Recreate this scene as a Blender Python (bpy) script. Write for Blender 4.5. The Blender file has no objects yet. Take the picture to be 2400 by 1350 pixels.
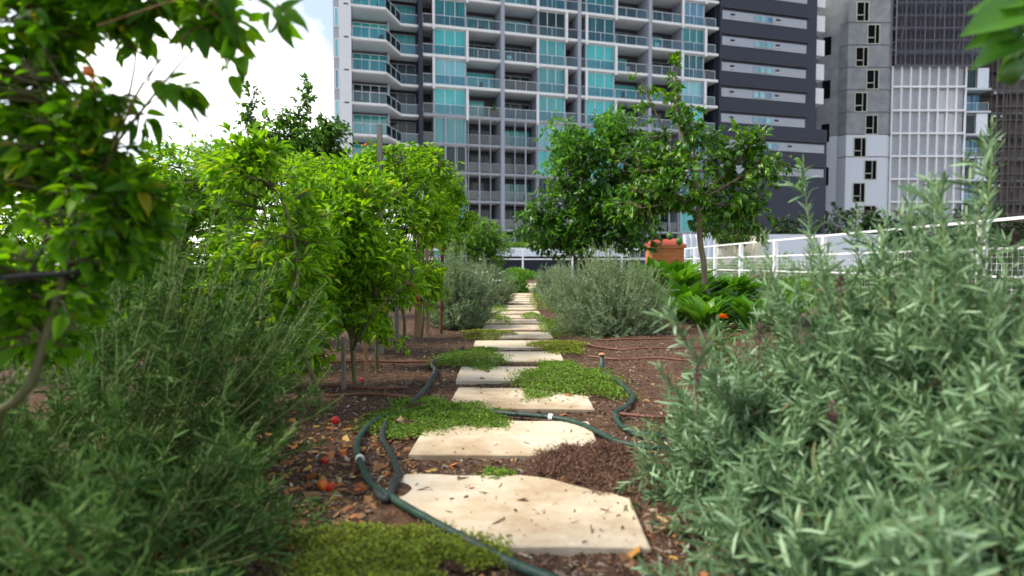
import bpy, math, numpy as np
from mathutils import Vector
R = math.radians
sc = bpy.context.scene
col = sc.collection
# ------------------------------------------------------------------ camera, world, sun, exposure
F, CH, PT = 1400.0, 0.585, math.atan(55 / 1400)
cd = bpy.data.cameras.new('camera'); cam = bpy.data.objects.new('camera', cd); col.objects.link(cam)
cam.location = (0, 0, CH); cam.rotation_euler = (math.pi / 2 - PT, 0, 0)
cd.sensor_width = 36; cd.lens = F / 2400 * 36; cd.clip_start = 0.02; cd.clip_end = 3000
cd.dof.use_dof = True; cd.dof.focus_distance = 3.6; cd.dof.aperture_fstop = 2.4
sc.camera = cam
SUN = Vector((-0.62, -0.06, 0.80)).normalized()
wd = bpy.data.worlds.new('World'); sc.world = wd; wd.use_nodes = True
nt = wd.node_tree; nt.nodes.clear()
def nd(nt, t, **kw):
    n = nt.nodes.new(t)
    for k, v in kw.items():
        if k in n.inputs: n.inputs[k].default_value = v
        else: setattr(n, k, v)
    return n
wo = nd(nt, 'ShaderNodeOutputWorld')
sky = nd(nt, 'ShaderNodeTexSky', sky_type='NISHITA', sun_disc=False)
sky.sun_elevation = math.asin(SUN.z); sky.sun_rotation = math.atan2(SUN.x, SUN.y)
bs = nd(nt, 'ShaderNodeBackground', Strength=0.055); nt.links.new(sky.outputs[0], bs.inputs[0])
bc = nd(nt, 'ShaderNodeBackground', Color=(1, 0.975, 0.92, 1), Strength=1.0)
tc = nd(nt, 'ShaderNodeTexCoord'); mp = nd(nt, 'ShaderNodeMapping', Location=(0.35, 0.1, 0.0), Scale=(1, 1, 1.8))
nz = nd(nt, 'ShaderNodeTexNoise', Scale=1.7, Detail=7.0, Roughness=0.55)
sep = nd(nt, 'ShaderNodeSeparateXYZ'); mul = nd(nt, 'ShaderNodeMath', operation='MULTIPLY'); mul.inputs[1].default_value = -0.45
add = nd(nt, 'ShaderNodeMath', operation='ADD')
rp = nd(nt, 'ShaderNodeValToRGB'); rp.color_ramp.elements[0].position = 0.40; rp.color_ramp.elements[1].position = 0.60
rp.color_ramp.elements[0].color = (.10, .10, .10, 1); mx = nd(nt, 'ShaderNodeMixShader')
L = nt.links.new
L(tc.outputs['Generated'], mp.inputs[0]); L(mp.outputs[0], nz.inputs['Vector']); L(tc.outputs['Generated'], sep.inputs[0])
L(sep.outputs['Z'], mul.inputs[0]); L(mul.outputs[0], add.inputs[0]); L(nz.outputs[0], add.inputs[1]); L(add.outputs[0], rp.inputs[0])
L(rp.outputs[0], mx.inputs[0]); L(bs.outputs[0], mx.inputs[1]); L(bc.outputs[0], mx.inputs[2]); L(mx.outputs[0], wo.inputs[0])
sl = bpy.data.lights.new('sun', 'SUN'); sl.energy = 1.5; sl.angle = R(16); sl.color = (1, 0.92, 0.78)
so = bpy.data.objects.new('sun', sl); col.objects.link(so); so.rotation_euler = SUN.to_track_quat('Z', 'Y').to_euler()
sc.view_settings.view_transform = 'Standard'; sc.view_settings.look = 'None'
sc.view_settings.exposure = 1.9; sc.view_settings.gamma = 1.0
sc.render.engine = 'CYCLES'; sc.cycles.use_denoising = True
sc.cycles.max_bounces = 7; sc.cycles.transparent_max_bounces = 12; sc.cycles.transmission_bounces = 4

# ------------------------------------------------------------------ photo pixel -> place in the world
def ray(px, py):
    u, v = (px - 1200) / F, (675 - py) / F; c, s = math.cos(PT), math.sin(PT)
    return np.array((u, c + v * s, -s + v * c))
def P(px, py, Y):
    r = ray(px, py); return np.array((0, 0, CH)) + r * (Y / r[1])
def G(px, py, z=0.0):
    r = ray(px, py); return np.array((0, 0, CH)) + r * ((z - CH) / r[2])
def n3(p, f=1.0, s=0.0):
    p = np.asarray(p) * f + s
    x, y, z = p[..., 0], p[..., 1], p[..., 2]
    return (np.sin(x * 1.7 + 1.3 * np.sin(y * 1.1 + s)) + np.sin(y * 1.9 + 1.2 * np.sin(z * 1.3)) + np.sin(z * 1.6 + 1.4 * np.sin(x * 1.2 + 2))) / 3
def unit(a): return a / np.maximum(np.linalg.norm(a, axis=-1, keepdims=True), 1e-9)

# ------------------------------------------------------------------ mesh builder
BOXF = np.array([(0, 3, 2, 1), (4, 5, 6, 7), (0, 1, 5, 4), (1, 2, 6, 5), (2, 3, 7, 6), (3, 0, 4, 7)])
class MB:
    def __init__(s): s.v = []; s.f = []; s.m = []; s.n = 0
    def add(s, V, Fc, mi=0):
        V = np.asarray(V, float).reshape(-1, 3); Fc = np.asarray(Fc)
        s.v.append(V); s.f.append(Fc + s.n); s.m.append(np.full(len(Fc), mi)); s.n += len(V); return s
    def box(s, x0, x1, y0, y1, z0, z1, mi=0):
        return s.add([(x0, y0, z0), (x1, y0, z0), (x1, y1, z0), (x0, y1, z0), (x0, y0, z1), (x1, y0, z1), (x1, y1, z1), (x0, y1, z1)], BOXF, mi)
    def bar(s, p, q, w, h, mi=0, up=(0, 0, 1)):
        p, q = np.array(p, float), np.array(q, float); d = unit(q - p); sd = unit(np.cross(d, up)); u = np.cross(sd, d)
        a, b = sd * w / 2, u * h / 2
        return s.add([p - a - b, p + a - b, q + a - b, q - a - b, p - a + b, p + a + b, q + a + b, q - a + b], BOXF, mi)
    def tubes(s, Pt, r, n=5, mi=0, cap=False):
        Pt = np.asarray(Pt, float)
        if Pt.ndim == 2: Pt = Pt[None]
        N, K, _ = Pt.shape; r = np.broadcast_to(np.asarray(r, float), (N, K))
        T = unit(np.gradient(Pt, axis=1)); m = unit(Pt[:, -1] - Pt[:, 0] + 1e-6)
        ref = np.where(np.abs(m[:, 2:3]) < 0.75, np.array((0, 0, 1.0)), np.array((1.0, 0.1, 0)))[:, None, :]
        A = unit(np.cross(T, ref)); B = np.cross(T, A)
        an = np.arange(n) * 2 * math.pi / n
        V = Pt[:, :, None] + r[:, :, None, None] * (np.cos(an)[:, None] * A[:, :, None] + np.sin(an)[:, None] * B[:, :, None])
        i = np.arange(n); j = (i + 1) % n; k = np.arange(K - 1)[:, None]
        q = np.stack(np.broadcast_arrays(k * n + i, k * n + j, (k + 1) * n + j, (k + 1) * n + i), -1).reshape(-1, 4)
        Fc = (q[None] + (np.arange(N) * K * n)[:, None, None]).reshape(-1, 4)
        s.add(V, Fc, mi)
        if cap:
            for e in range(N):
                s.add(V[e, -1], [list(range(n))], mi); s.add(V[e, 0], [list(range(n))[::-1]], mi)
        return s
    def leaves(s, p, d, nn, Ln, Wd, tmpl, mi=0):
        T, TF = tmpl; d = unit(d); sd = unit(np.cross(d, nn)); nr = np.cross(sd, d)
        Ln = np.broadcast_to(Ln, (len(p),))[:, None, None]; Wd = np.broadcast_to(Wd, (len(p),))[:, None, None]
        V = p[:, None] + Ln * (T[None, :, 1:2] * d[:, None] + T[None, :, 2:3] * nr[:, None]) + Wd * T[None, :, 0:1] * sd[:, None]
        Fc = (TF[None] + (np.arange(len(p)) * len(T))[:, None, None]).reshape(-1, TF.shape[1])
        return s.add(V, Fc, mi)
    def prism(s, poly, z0, z1, mi=0):
        n = len(poly); a = [(x, y, z0) for x, y in poly] + [(x, y, z1) for x, y in poly]
        s.add(a, [[i, (i + 1) % n, n + (i + 1) % n, n + i] for i in range(n)], mi)
        s.add(a[n:], [list(range(n))], mi); return s.add(a[:n], [list(range(n))[::-1]], mi)
    def lathe(s, c, prof, n=12, mi=0, sq=(1, 1)):
        an = np.arange(n) * 2 * math.pi / n
        V = [(c[0] + r * sq[0] * math.cos(t), c[1] + r * sq[1] * math.sin(t), c[2] + z) for r, z in prof for t in an]
        i = np.arange(n); j = (i + 1) % n; k = np.arange(len(prof) - 1)[:, None]
        return s.add(V, np.stack(np.broadcast_arrays(k * n + i, k * n + j, (k + 1) * n + j, (k + 1) * n + i), -1).reshape(-1, 4), mi)
    def build(s, name, mats, parent=None, smooth=False):
        me = bpy.data.meshes.new(name); V = np.concatenate(s.v)
        lt = np.concatenate([np.full(len(f), f.shape[1]) for f in s.f]); lv = np.concatenate([f.ravel() for f in s.f])
        me.vertices.add(len(V)); me.vertices.foreach_set('co', V.ravel().astype(np.float32))
        me.loops.add(len(lv)); me.loops.foreach_set('vertex_index', lv.astype(np.int32))
        me.polygons.add(len(lt)); me.polygons.foreach_set('loop_start', np.concatenate(([0], np.cumsum(lt)[:-1])).astype(np.int32))
        me.polygons.foreach_set('loop_total', lt.astype(np.int32))
        for m in (mats if isinstance(mats, (list, tuple)) else [mats]): me.materials.append(m)
        me.polygons.foreach_set('material_index', np.concatenate(s.m).astype(np.int32))
        me.polygons.foreach_set('use_smooth', np.full(len(lt), smooth))
        me.update(calc_edges=True)
        o = bpy.data.objects.new(name, me); col.objects.link(o)
        if parent: o.parent = parent
        return o
def tag(o, label=None, cat=None, group=None, kind=None):
    for k, v in (('label', label), ('category', cat), ('group', group), ('kind', kind)):
        if v: o[k] = v
    return o
def empty(name, loc, label, cat, group=None, rz=0):
    o = bpy.data.objects.new(name, None); col.objects.link(o); o.location = tuple(loc); o.rotation_euler = (0, 0, rz); o.empty_display_size = 0.1
    return tag(o, label, cat, group)
def copy_tree(o, parent=None):
    c = o.copy(); col.objects.link(c)
    if parent: c.parent = parent
    for ch in list(o.children): copy_tree(ch, c)
    return c

# ------------------------------------------------------------------ materials
def newmat(name):
    m = bpy.data.materials.new(name); m.use_nodes = True; t = m.node_tree; t.nodes.clear()
    return m, t, nd(t, 'ShaderNodeOutputMaterial')
def ramp(t, stops):
    r = nd(t, 'ShaderNodeValToRGB'); e = r.color_ramp.elements
    while len(e) < len(stops): e.new(0.5)
    for k, (p, c) in enumerate(stops): e[k].position = p; e[k].color = (*c, 1)
    return r
def surf(name, stops, scale=4.0, rough=0.7, bump=0.0, detail=6.0, spec=0.4, metal=0.0, stretch=(1, 1, 1), bscale=None):
    m, t, o = newmat(name); b = nd(t, 'ShaderNodeBsdfPrincipled', Roughness=rough, Metallic=metal); b.inputs['Specular IOR Level'].default_value = spec
    c = nd(t, 'ShaderNodeTexCoord'); mpn = nd(t, 'ShaderNodeMapping', Scale=stretch); n = nd(t, 'ShaderNodeTexNoise', Scale=scale, Detail=detail, Roughness=0.6)
    t.links.new(c.outputs['Object'], mpn.inputs[0]); t.links.new(mpn.outputs[0], n.inputs['Vector'])
    r = ramp(t, stops); t.links.new(n.outputs[0], r.inputs[0]); t.links.new(r.outputs[0], b.inputs['Base Color'])
    if bump:
        n2 = nd(t, 'ShaderNodeTexNoise', Scale=bscale or scale * 5, Detail=6.0); t.links.new(mpn.outputs[0], n2.inputs['Vector'])
        bu = nd(t, 'ShaderNodeBump', Strength=bump, Distance=0.01); t.links.new(n2.outputs[0], bu.inputs['Height']); t.links.new(bu.outputs[0], b.inputs['Normal'])
    t.links.new(b.outputs[0], o.inputs[0]); return m
def plain(name, c, rough=0.5, v=0.12, scale=3.0, **k):
    a = tuple(x * (1 - v) for x in c); b = tuple(min(1, x * (1 + v)) for x in c)
    return surf(name, [(0.3, a), (0.7, b)], scale, rough, **k)
def leafm(name, stops, trans, tf=0.4, rough=0.42, spec=0.4):
    m, t, o = newmat(name); g = nd(t, 'ShaderNodeNewGeometry'); r = ramp(t, stops); t.links.new(g.outputs['Random Per Island'], r.inputs[0])
    b = nd(t, 'ShaderNodeBsdfPrincipled', Roughness=rough); b.inputs['Specular IOR Level'].default_value = spec
    t.links.new(r.outputs[0], b.inputs['Base Color'])
    tr = nd(t, 'ShaderNodeBsdfTranslucent'); mc = nd(t, 'ShaderNodeMixRGB', blend_type='MULTIPLY', Fac=1.0); mc.inputs[2].default_value = (*trans, 1)
    t.links.new(r.outputs[0], mc.inputs[1]); t.links.new(mc.outputs[0], tr.inputs[0])
    x = nd(t, 'ShaderNodeMixShader', Fac=tf); t.links.new(b.outputs[0], x.inputs[1]); t.links.new(tr.outputs[0], x.inputs[2]); t.links.new(x.outputs[0], o.inputs[0])
    return m
def islands(name, stops, rough=0.8):
    m, t, o = newmat(name); g = nd(t, 'ShaderNodeNewGeometry'); r = ramp(t, stops); t.links.new(g.outputs['Random Per Island'], r.inputs[0])
    b = nd(t, 'ShaderNodeBsdfPrincipled', Roughness=rough); t.links.new(r.outputs[0], b.inputs['Base Color']); t.links.new(b.outputs[0], o.inputs[0]); return m
def glassm(name, tint, alpha, refl=0.5, rough=0.03, body=(0.3, 0.4, 0.5)):
    m, t, o = newmat(name); tr = nd(t, 'ShaderNodeBsdfTransparent', Color=(*tint, 1)); df = nd(t, 'ShaderNodeBsdfDiffuse', Color=(*body, 1))
    gl = nd(t, 'ShaderNodeBsdfGlossy', Roughness=rough); fr = nd(t, 'ShaderNodeFresnel', IOR=1.0 + refl)
    a = nd(t, 'ShaderNodeMixShader', Fac=alpha); c = nd(t, 'ShaderNodeMixShader')
    t.links.new(tr.outputs[0], a.inputs[1]); t.links.new(df.outputs[0], a.inputs[2]); t.links.new(fr.outputs[0], c.inputs[0])
    t.links.new(a.outputs[0], c.inputs[1]); t.links.new(gl.outputs[0], c.inputs[2]); t.links.new(c.outputs[0], o.inputs[0]); return m
def tealm(name, dark, light):
    m, t, o = newmat(name); oi = nd(t, 'ShaderNodeObjectInfo'); c = nd(t, 'ShaderNodeTexCoord')
    mpn = nd(t, 'ShaderNodeMapping', Scale=(5, 1, 0.15)); n = nd(t, 'ShaderNodeTexNoise', Scale=1.6, Detail=2.0)
    t.links.new(c.outputs['Object'], mpn.inputs[0]); t.links.new(mpn.outputs[0], n.inputs['Vector'])
    a = nd(t, 'ShaderNodeMath', operation='MULTIPLY_ADD'); a.inputs[1].default_value = 0.75; t.links.new(oi.outputs['Random'], a.inputs[0])
    s = nd(t, 'ShaderNodeMath', operation='MULTIPLY'); s.inputs[1].default_value = 0.55; t.links.new(n.outputs[0], s.inputs[0]); t.links.new(s.outputs[0], a.inputs[2])
    r = ramp(t, [(0.25, dark), (0.55, tuple((x + y) / 2 for x, y in zip(dark, light))), (0.85, light)]); t.links.new(a.outputs[0], r.inputs[0])
    b = nd(t, 'ShaderNodeBsdfPrincipled', Roughness=0.06); b.inputs['Specular IOR Level'].default_value = 0.42
    w = nd(t, 'ShaderNodeTexNoise', Scale=0.5, Detail=1.0); t.links.new(c.outputs['Object'], w.inputs['Vector'])
    bu = nd(t, 'ShaderNodeBump', Strength=0.08, Distance=0.3); t.links.new(w.outputs[0], bu.inputs['Height']); t.links.new(bu.outputs[0], b.inputs['Normal'])
    t.links.new(r.outputs[0], b.inputs['Base Color']); t.links.new(b.outputs[0], o.inputs[0]); return m
M = dict(
    soil=surf('soil', [(0.3, (0.030, 0.014, 0.007)), (0.5, (0.085, 0.041, 0.021)), (0.72, (0.15, 0.085, 0.047))], 38, 0.95, 0.9, bscale=120, detail=10),
    chips=islands('wood_chips', [(0.0, (0.025, 0.012, 0.008)), (0.45, (0.11, 0.058, 0.032)), (0.7, (0.20, 0.125, 0.075)), (0.88, (0.29, 0.22, 0.155)), (1.0, (0.40, 0.36, 0.29))]),
    litter=islands('leaf_litter', [(0.0, (0.16, 0.08, 0.03)), (0.5, (0.30, 0.15, 0.06)), (0.7, (0.45, 0.11, 0.03)), (0.85, (0.5, 0.30, 0.05)), (1.0, (0.5, 0.42, 0.28))]),
    street=plain('city_ground', (0.22, 0.21, 0.20), 0.9),
    green_hose=surf('green_hose', [(0.35, (0.012, 0.042, 0.030)), (0.55, (0.024, 0.065, 0.046)), (0.7, (0.075, 0.075, 0.055))], 22, 0.5, 0.2), black_hose=plain('black_hose', (0.03, 0.036, 0.034), 0.5, 0.3, 30), brown_hose=plain('brown_hose', (0.16, 0.065, 0.04), 0.5, 0.2, 20),
    white=plain('white_paint', (0.66, 0.66, 0.68), 0.55, 0.04), rail=plain('white_rail', (0.82, 0.82, 0.82), 0.4, 0.03),
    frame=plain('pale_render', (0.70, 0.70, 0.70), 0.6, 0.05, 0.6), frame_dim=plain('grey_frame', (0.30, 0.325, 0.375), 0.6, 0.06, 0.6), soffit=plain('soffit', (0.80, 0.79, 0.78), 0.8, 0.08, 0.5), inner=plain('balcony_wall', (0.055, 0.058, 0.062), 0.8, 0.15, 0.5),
    dark=plain('charcoal_render', (0.027, 0.032, 0.052), 0.7, 0.08, 0.3), band=surf('grey_band', [(0.3, (0.30, 0.32, 0.37)), (0.7, (0.36, 0.38, 0.43))], 6, 0.8), darkmetal=plain('dark_metal', (0.03, 0.03, 0.04), 0.5),
    door=plain('dark_glass_door', (0.010, 0.032, 0.038), 0.1, 0.5, 0.8, spec=0.2), teal=tealm('teal_curtain_glass', (0.008, 0.07, 0.09), (0.055, 0.42, 0.43)), bluewin=tealm('blue_window', (0.05, 0.14, 0.26), (0.18, 0.45, 0.5)),
    glass=glassm('balustrade_glass', (0.74, 0.88, 0.93), 0.07, 0.36, body=(0.20, 0.38, 0.46)), glass2=glassm('smoked_glass', (0.66, 0.74, 0.78), 0.06, 0.42, body=(0.1, 0.13, 0.17)),
    concrete=surf('raw_concrete', [(0.3, (0.17, 0.18, 0.19)), (0.7, (0.27, 0.28, 0.29))], 0.7, 0.9, detail=10), whitewall=plain('white_render', (0.52, 0.55, 0.60), 0.7, 0.03), joint=plain('joint', (0.10, 0.10, 0.11), 0.9), hole=plain('dark_opening', (0.005, 0.005, 0.007), 0.9, spec=0.05),
    mesh=surf('grey_screen', [(0.3, (0.34, 0.36, 0.39)), (0.7, (0.42, 0.44, 0.47))], 1.0, 0.7), creamframe=plain('cream_frame', (0.42, 0.42, 0.34), 0.6), darksteel=plain('weathered_scaffold_steel', (0.075, 0.066, 0.066), 0.6), steel=plain('scaffold_steel', (0.30, 0.29, 0.31), 0.5), netting=glassm('scaffold_net', (0.82, 0.82, 0.86), 0.14, 0.001, 0.9, (0.12, 0.12, 0.14)),
    brownfloor=plain('unfinished_floor', (0.10, 0.085, 0.085), 0.9, 0.6, 0.5), orange=surf('orange_timber', [(0.3, (0.42, 0.13, 0.03)), (0.7, (0.58, 0.21, 0.055))], 6, 0.6, 0.2, stretch=(1, 1, 6)), redlid=plain('red_lid', (0.55, 0.09, 0.045), 0.5, 0.12),
    cream=plain('cream_wall', (0.62, 0.58, 0.46), 0.7), panel=plain('white_panel', (0.62, 0.66, 0.72), 0.5, 0.05), recess=plain('dark_recess', (0.02, 0.022, 0.03), 0.9),
    timber=surf('timber_stake', [(0.3, (0.16, 0.09, 0.045)), (0.7, (0.34, 0.21, 0.11))], 8, 0.85, 0.3, stretch=(4, 4, 0.4)), greystake=surf('weathered_stake', [(0.3, (0.12, 0.11, 0.10)), (0.7, (0.24, 0.22, 0.20))], 8, 0.85, 0.3, stretch=(4, 4, 0.4)), rust=surf('rusty_iron', [(0.3, (0.07, 0.022, 0.014)), (0.7, (0.17, 0.06, 0.035))], 20, 0.8, 0.4), tie=plain('black_tie', (0.012, 0.012, 0.016), 0.6),
    bark=surf('bark', [(0.3, (0.10, 0.075, 0.045)), (0.7, (0.24, 0.19, 0.12))], 18, 0.9, 0.5, stretch=(1, 1, 0.3)), darkbark=surf('dark_bark', [(0.3, (0.035, 0.028, 0.02)), (0.7, (0.09, 0.07, 0.05))], 14, 0.9, 0.5), pepstem=plain('green_brown_stem', (0.085, 0.085, 0.03), 0.7, 0.4, 8), brownstem=plain('brown_stem', (0.16, 0.085, 0.035), 0.8, 0.35, 14), lavstem=plain('pale_stem', (0.27, 0.32, 0.12), 0.8, 0.25, 20), woody=plain('woody_stem', (0.07, 0.055, 0.035), 0.9, 0.3, 20),
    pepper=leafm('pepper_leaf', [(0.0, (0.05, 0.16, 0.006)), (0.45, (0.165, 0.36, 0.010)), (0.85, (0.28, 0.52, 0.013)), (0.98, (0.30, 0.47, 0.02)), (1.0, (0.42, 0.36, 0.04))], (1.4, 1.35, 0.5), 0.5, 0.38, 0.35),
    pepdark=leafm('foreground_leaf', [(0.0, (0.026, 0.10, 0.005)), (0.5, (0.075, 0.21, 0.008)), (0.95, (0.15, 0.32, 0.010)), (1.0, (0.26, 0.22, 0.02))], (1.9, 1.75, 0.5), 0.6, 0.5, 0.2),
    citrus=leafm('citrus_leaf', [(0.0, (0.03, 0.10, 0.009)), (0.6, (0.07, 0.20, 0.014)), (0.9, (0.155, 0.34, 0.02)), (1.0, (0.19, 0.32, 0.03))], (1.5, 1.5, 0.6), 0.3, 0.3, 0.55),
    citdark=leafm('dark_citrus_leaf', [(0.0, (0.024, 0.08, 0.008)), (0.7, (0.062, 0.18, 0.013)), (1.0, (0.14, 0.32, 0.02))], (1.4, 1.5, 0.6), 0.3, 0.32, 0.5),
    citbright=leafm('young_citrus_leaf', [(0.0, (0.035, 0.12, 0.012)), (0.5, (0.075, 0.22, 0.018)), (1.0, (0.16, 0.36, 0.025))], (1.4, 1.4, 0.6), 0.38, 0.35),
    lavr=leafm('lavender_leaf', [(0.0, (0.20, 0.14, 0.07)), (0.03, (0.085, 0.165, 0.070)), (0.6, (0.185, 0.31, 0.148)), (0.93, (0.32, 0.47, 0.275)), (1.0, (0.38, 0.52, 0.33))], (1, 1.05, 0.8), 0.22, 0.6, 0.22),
    lavl=leafm('shaded_lavender_leaf', [(0.0, (0.12, 0.08, 0.03)), (0.03, (0.032, 0.078, 0.016)), (0.6, (0.068, 0.145, 0.032)), (1.0, (0.125, 0.235, 0.058))], (1, 1.1, 0.6), 0.25, 0.7, 0.12),  # shade on the left bushes is put into this darker leaf colour
    lavc=leafm('silver_lavender_leaf', [(0.0, (0.105, 0.175, 0.080)), (0.6, (0.21, 0.31, 0.158)), (1.0, (0.38, 0.48, 0.31))], (1, 1.05, 0.8), 0.2, 0.55, 0.3),
    shrub=leafm('pale_shrub_leaf', [(0.0, (0.075, 0.20, 0.022)), (0.6, (0.14, 0.31, 0.03)), (1.0, (0.24, 0.44, 0.05))], (1.3, 1.3, 0.6), 0.4, 0.5),
    moss=leafm('ground_cover_leaf', [(0.0, (0.065, 0.15, 0.014)), (0.5, (0.15, 0.285, 0.024)), (0.93, (0.25, 0.39, 0.04)), (1.0, (0.20, 0.13, 0.05))], (1.2, 1.2, 0.6), 0.3, 0.6),
    mossolive=leafm('olive_ground_cover', [(0.0, (0.13, 0.13, 0.018)), (0.5, (0.23, 0.30, 0.024)), (0.85, (0.30, 0.41, 0.03)), (1.0, (0.16, 0.09, 0.04))], (1.2, 1.2, 0.6), 0.25, 0.7),
    dead=leafm('dead_ground_cover', [(0.0, (0.06, 0.028, 0.018)), (0.6, (0.155, 0.078, 0.05)), (1.0, (0.28, 0.17, 0.11))], (1, 1, 1), 0.1, 0.9),
    chard=leafm('chard_leaf', [(0.0, (0.04, 0.135, 0.010)), (0.6, (0.08, 0.225, 0.014)), (1.0, (0.15, 0.34, 0.02))], (1.4, 1.4, 0.6), 0.35, 0.35),
    redchard=leafm('red_chard_leaf', [(0.0, (0.24, 0.05, 0.02)), (0.5, (0.42, 0.11, 0.02)), (1.0, (0.10, 0.17, 0.02))], (1.2, 1.2, 1), 0.3, 0.4),
    fruit=plain('green_fruit', (0.05, 0.13, 0.014), 0.35, 0.3, 25, bump=0.2, bscale=300), redfruit=plain('red_fruit', (0.55, 0.02, 0.012), 0.25, 0.15, 20), orangefruit=plain('orange_fruit', (0.6, 0.14, 0.015), 0.3, 0.2, 20), darkred=plain('dark_red_chilli', (0.16, 0.012, 0.012), 0.3, 0.2, 20),
    petal=islands('marigold_petal', [(0.0, (0.75, 0.16, 0.004)), (1.0, (0.85, 0.32, 0.006))], 0.6), spike=islands('lavender_spike', [(0.0, (0.07, 0.035, 0.03)), (0.86, (0.17, 0.085, 0.07)), (1.0, (0.33, 0.22, 0.45))], 0.8), white_flower=islands('white_flower', [(0, (0.6, 0.6, 0.62)), (1, (0.8, 0.8, 0.8))]),
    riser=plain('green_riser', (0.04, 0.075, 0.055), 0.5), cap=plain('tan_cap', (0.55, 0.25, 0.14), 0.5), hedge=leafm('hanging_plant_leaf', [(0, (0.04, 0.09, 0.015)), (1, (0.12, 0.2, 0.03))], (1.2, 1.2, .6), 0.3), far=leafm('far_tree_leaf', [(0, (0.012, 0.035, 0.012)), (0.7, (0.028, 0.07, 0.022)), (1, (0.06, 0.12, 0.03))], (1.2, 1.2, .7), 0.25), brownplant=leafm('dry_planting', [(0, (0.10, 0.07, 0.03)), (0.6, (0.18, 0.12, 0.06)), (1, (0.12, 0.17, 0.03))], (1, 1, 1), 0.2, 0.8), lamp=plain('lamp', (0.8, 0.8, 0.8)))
def stone_mat():
    m, t, o = newmat('cream_travertine'); b = nd(t, 'ShaderNodeBsdfPrincipled', Roughness=0.85); c = nd(t, 'ShaderNodeTexCoord'); oi = nd(t, 'ShaderNodeObjectInfo')
    ad = nd(t, 'ShaderNodeVectorMath', operation='ADD'); t.links.new(c.outputs['Object'], ad.inputs[0]); t.links.new(oi.outputs['Random'], ad.inputs[1])
    n = nd(t, 'ShaderNodeTexNoise', Scale=5.0, Detail=6.0); t.links.new(ad.outputs[0], n.inputs['Vector'])
    mpn = nd(t, 'ShaderNodeMapping', Scale=(3, 14, 10)); w = nd(t, 'ShaderNodeTexNoise', Scale=2.0, Detail=5.0); t.links.new(ad.outputs[0], mpn.inputs[0]); t.links.new(mpn.outputs[0], w.inputs['Vector'])
    r = ramp(t, [(0.25, (0.46, 0.36, 0.235)), (0.42, (0.60, 0.50, 0.36)), (0.75, (0.67, 0.59, 0.46))]); t.links.new(n.outputs[0], r.inputs[0])
    r2 = ramp(t, [(0.3, (0.93, 0.90, 0.86)), (0.6, (1, 1, 1))]); t.links.new(w.outputs[0], r2.inputs[0])
    x = nd(t, 'ShaderNodeMixRGB', blend_type='MULTIPLY', Fac=1.0); t.links.new(r.outputs[0], x.inputs[1]); t.links.new(r2.outputs[0], x.inputs[2])
    s = nd(t, 'ShaderNodeTexNoise', Scale=34.0, Detail=5.0, Roughness=0.75); t.links.new(ad.outputs[0], s.inputs['Vector']); r3 = ramp(t, [(0.29, (0.22, 0.15, 0.10)), (0.37, (1, 1, 1))]); t.links.new(s.outputs[0], r3.inputs[0])
    bl = nd(t, 'ShaderNodeTexNoise', Scale=2.2, Detail=8.0, Roughness=0.7); t.links.new(ad.outputs[0], bl.inputs['Vector']); r4 = ramp(t, [(0.34, (0.55, 0.44, 0.33)), (0.52, (1, 1, 1))]); t.links.new(bl.outputs[0], r4.inputs[0]); x2 = nd(t, 'ShaderNodeMixRGB', blend_type='MULTIPLY', Fac=0.8); t.links.new(x.outputs[0], x2.inputs[1]); t.links.new(r4.outputs[0], x2.inputs[2]); x = x2
    y = nd(t, 'ShaderNodeMixRGB', blend_type='MULTIPLY', Fac=0.8); t.links.new(x.outputs[0], y.inputs[1]); t.links.new(r3.outputs[0], y.inputs[2]); t.links.new(y.outputs[0], b.inputs['Base Color'])
    bu = nd(t, 'ShaderNodeBump', Strength=0.35, Distance=0.004); t.links.new(s.outputs[0], bu.inputs['Height']); t.links.new(bu.outputs[0], b.inputs['Normal']); t.links.new(b.outputs[0], o.inputs[0]); return m
M['stone'] = stone_mat()

# ------------------------------------------------------------------ leaf templates (x side, y along, z up)
def leaf_t(rows, fold=0.25, curl=-0.25, mid=True):
    V, Fc = [], []; k = 3 if mid else 2
    for t, w in rows:
        z = curl * t * t
        V += [(-w, t, z + fold * w), (0, t, z), (w, t, z + fold * w)] if mid else [(-w, t, z), (w, t, z)]
    for i in range(len(rows) - 1):
        for j in range(k - 1): a = i * k + j; Fc.append((a, a + 1, a + k + 1, a + k))
    return np.array(V), np.array(Fc)
LEAF = [leaf_t([(0, .02), (.12, .03), (.3, .40), (.55, .48), (.8, .22), (1, .01)], .3, c) for c in (-.12, -.3, -.5)]
LEAFW = [leaf_t([(0, .02), (.1, .03), (.2, .36), (.4, .50), (.65, .40), (.85, .18), (1, .01)], .25, c) for c in (-.1, -.3, -.55)]
LEAF2 = [leaf_t([(0, .03), (.4, .48), (.75, .32), (1, .02)], .3, c) for c in (-.1, -.35)]
STRAP = [leaf_t([(0, .3), (.4, .5), (.8, .4), (1, .05)], .0, c, False) for c in (.1, -.25)]
STRAP1 = [leaf_t([(0, .35), (.55, .5), (1, .06)], .0, c, False) for c in (.08, -.2)]
BIG = [leaf_t([(0, .06), (.25, .08), (.4, .34), (.6, .5), (.8, .42), (.93, .2), (1, .02)], .35, c) for c in (-.25, -.5)]
def spread(mb, rng, p, d, nn, Ln, ratio, tm, mi=0):
    k = rng.integers(0, len(tm), len(p))
    for i, T in enumerate(tm):
        q = k == i
        if q.any(): mb.leaves(p[q], d[q], nn[q], Ln[q], Ln[q] * ratio, T, mi)
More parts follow.
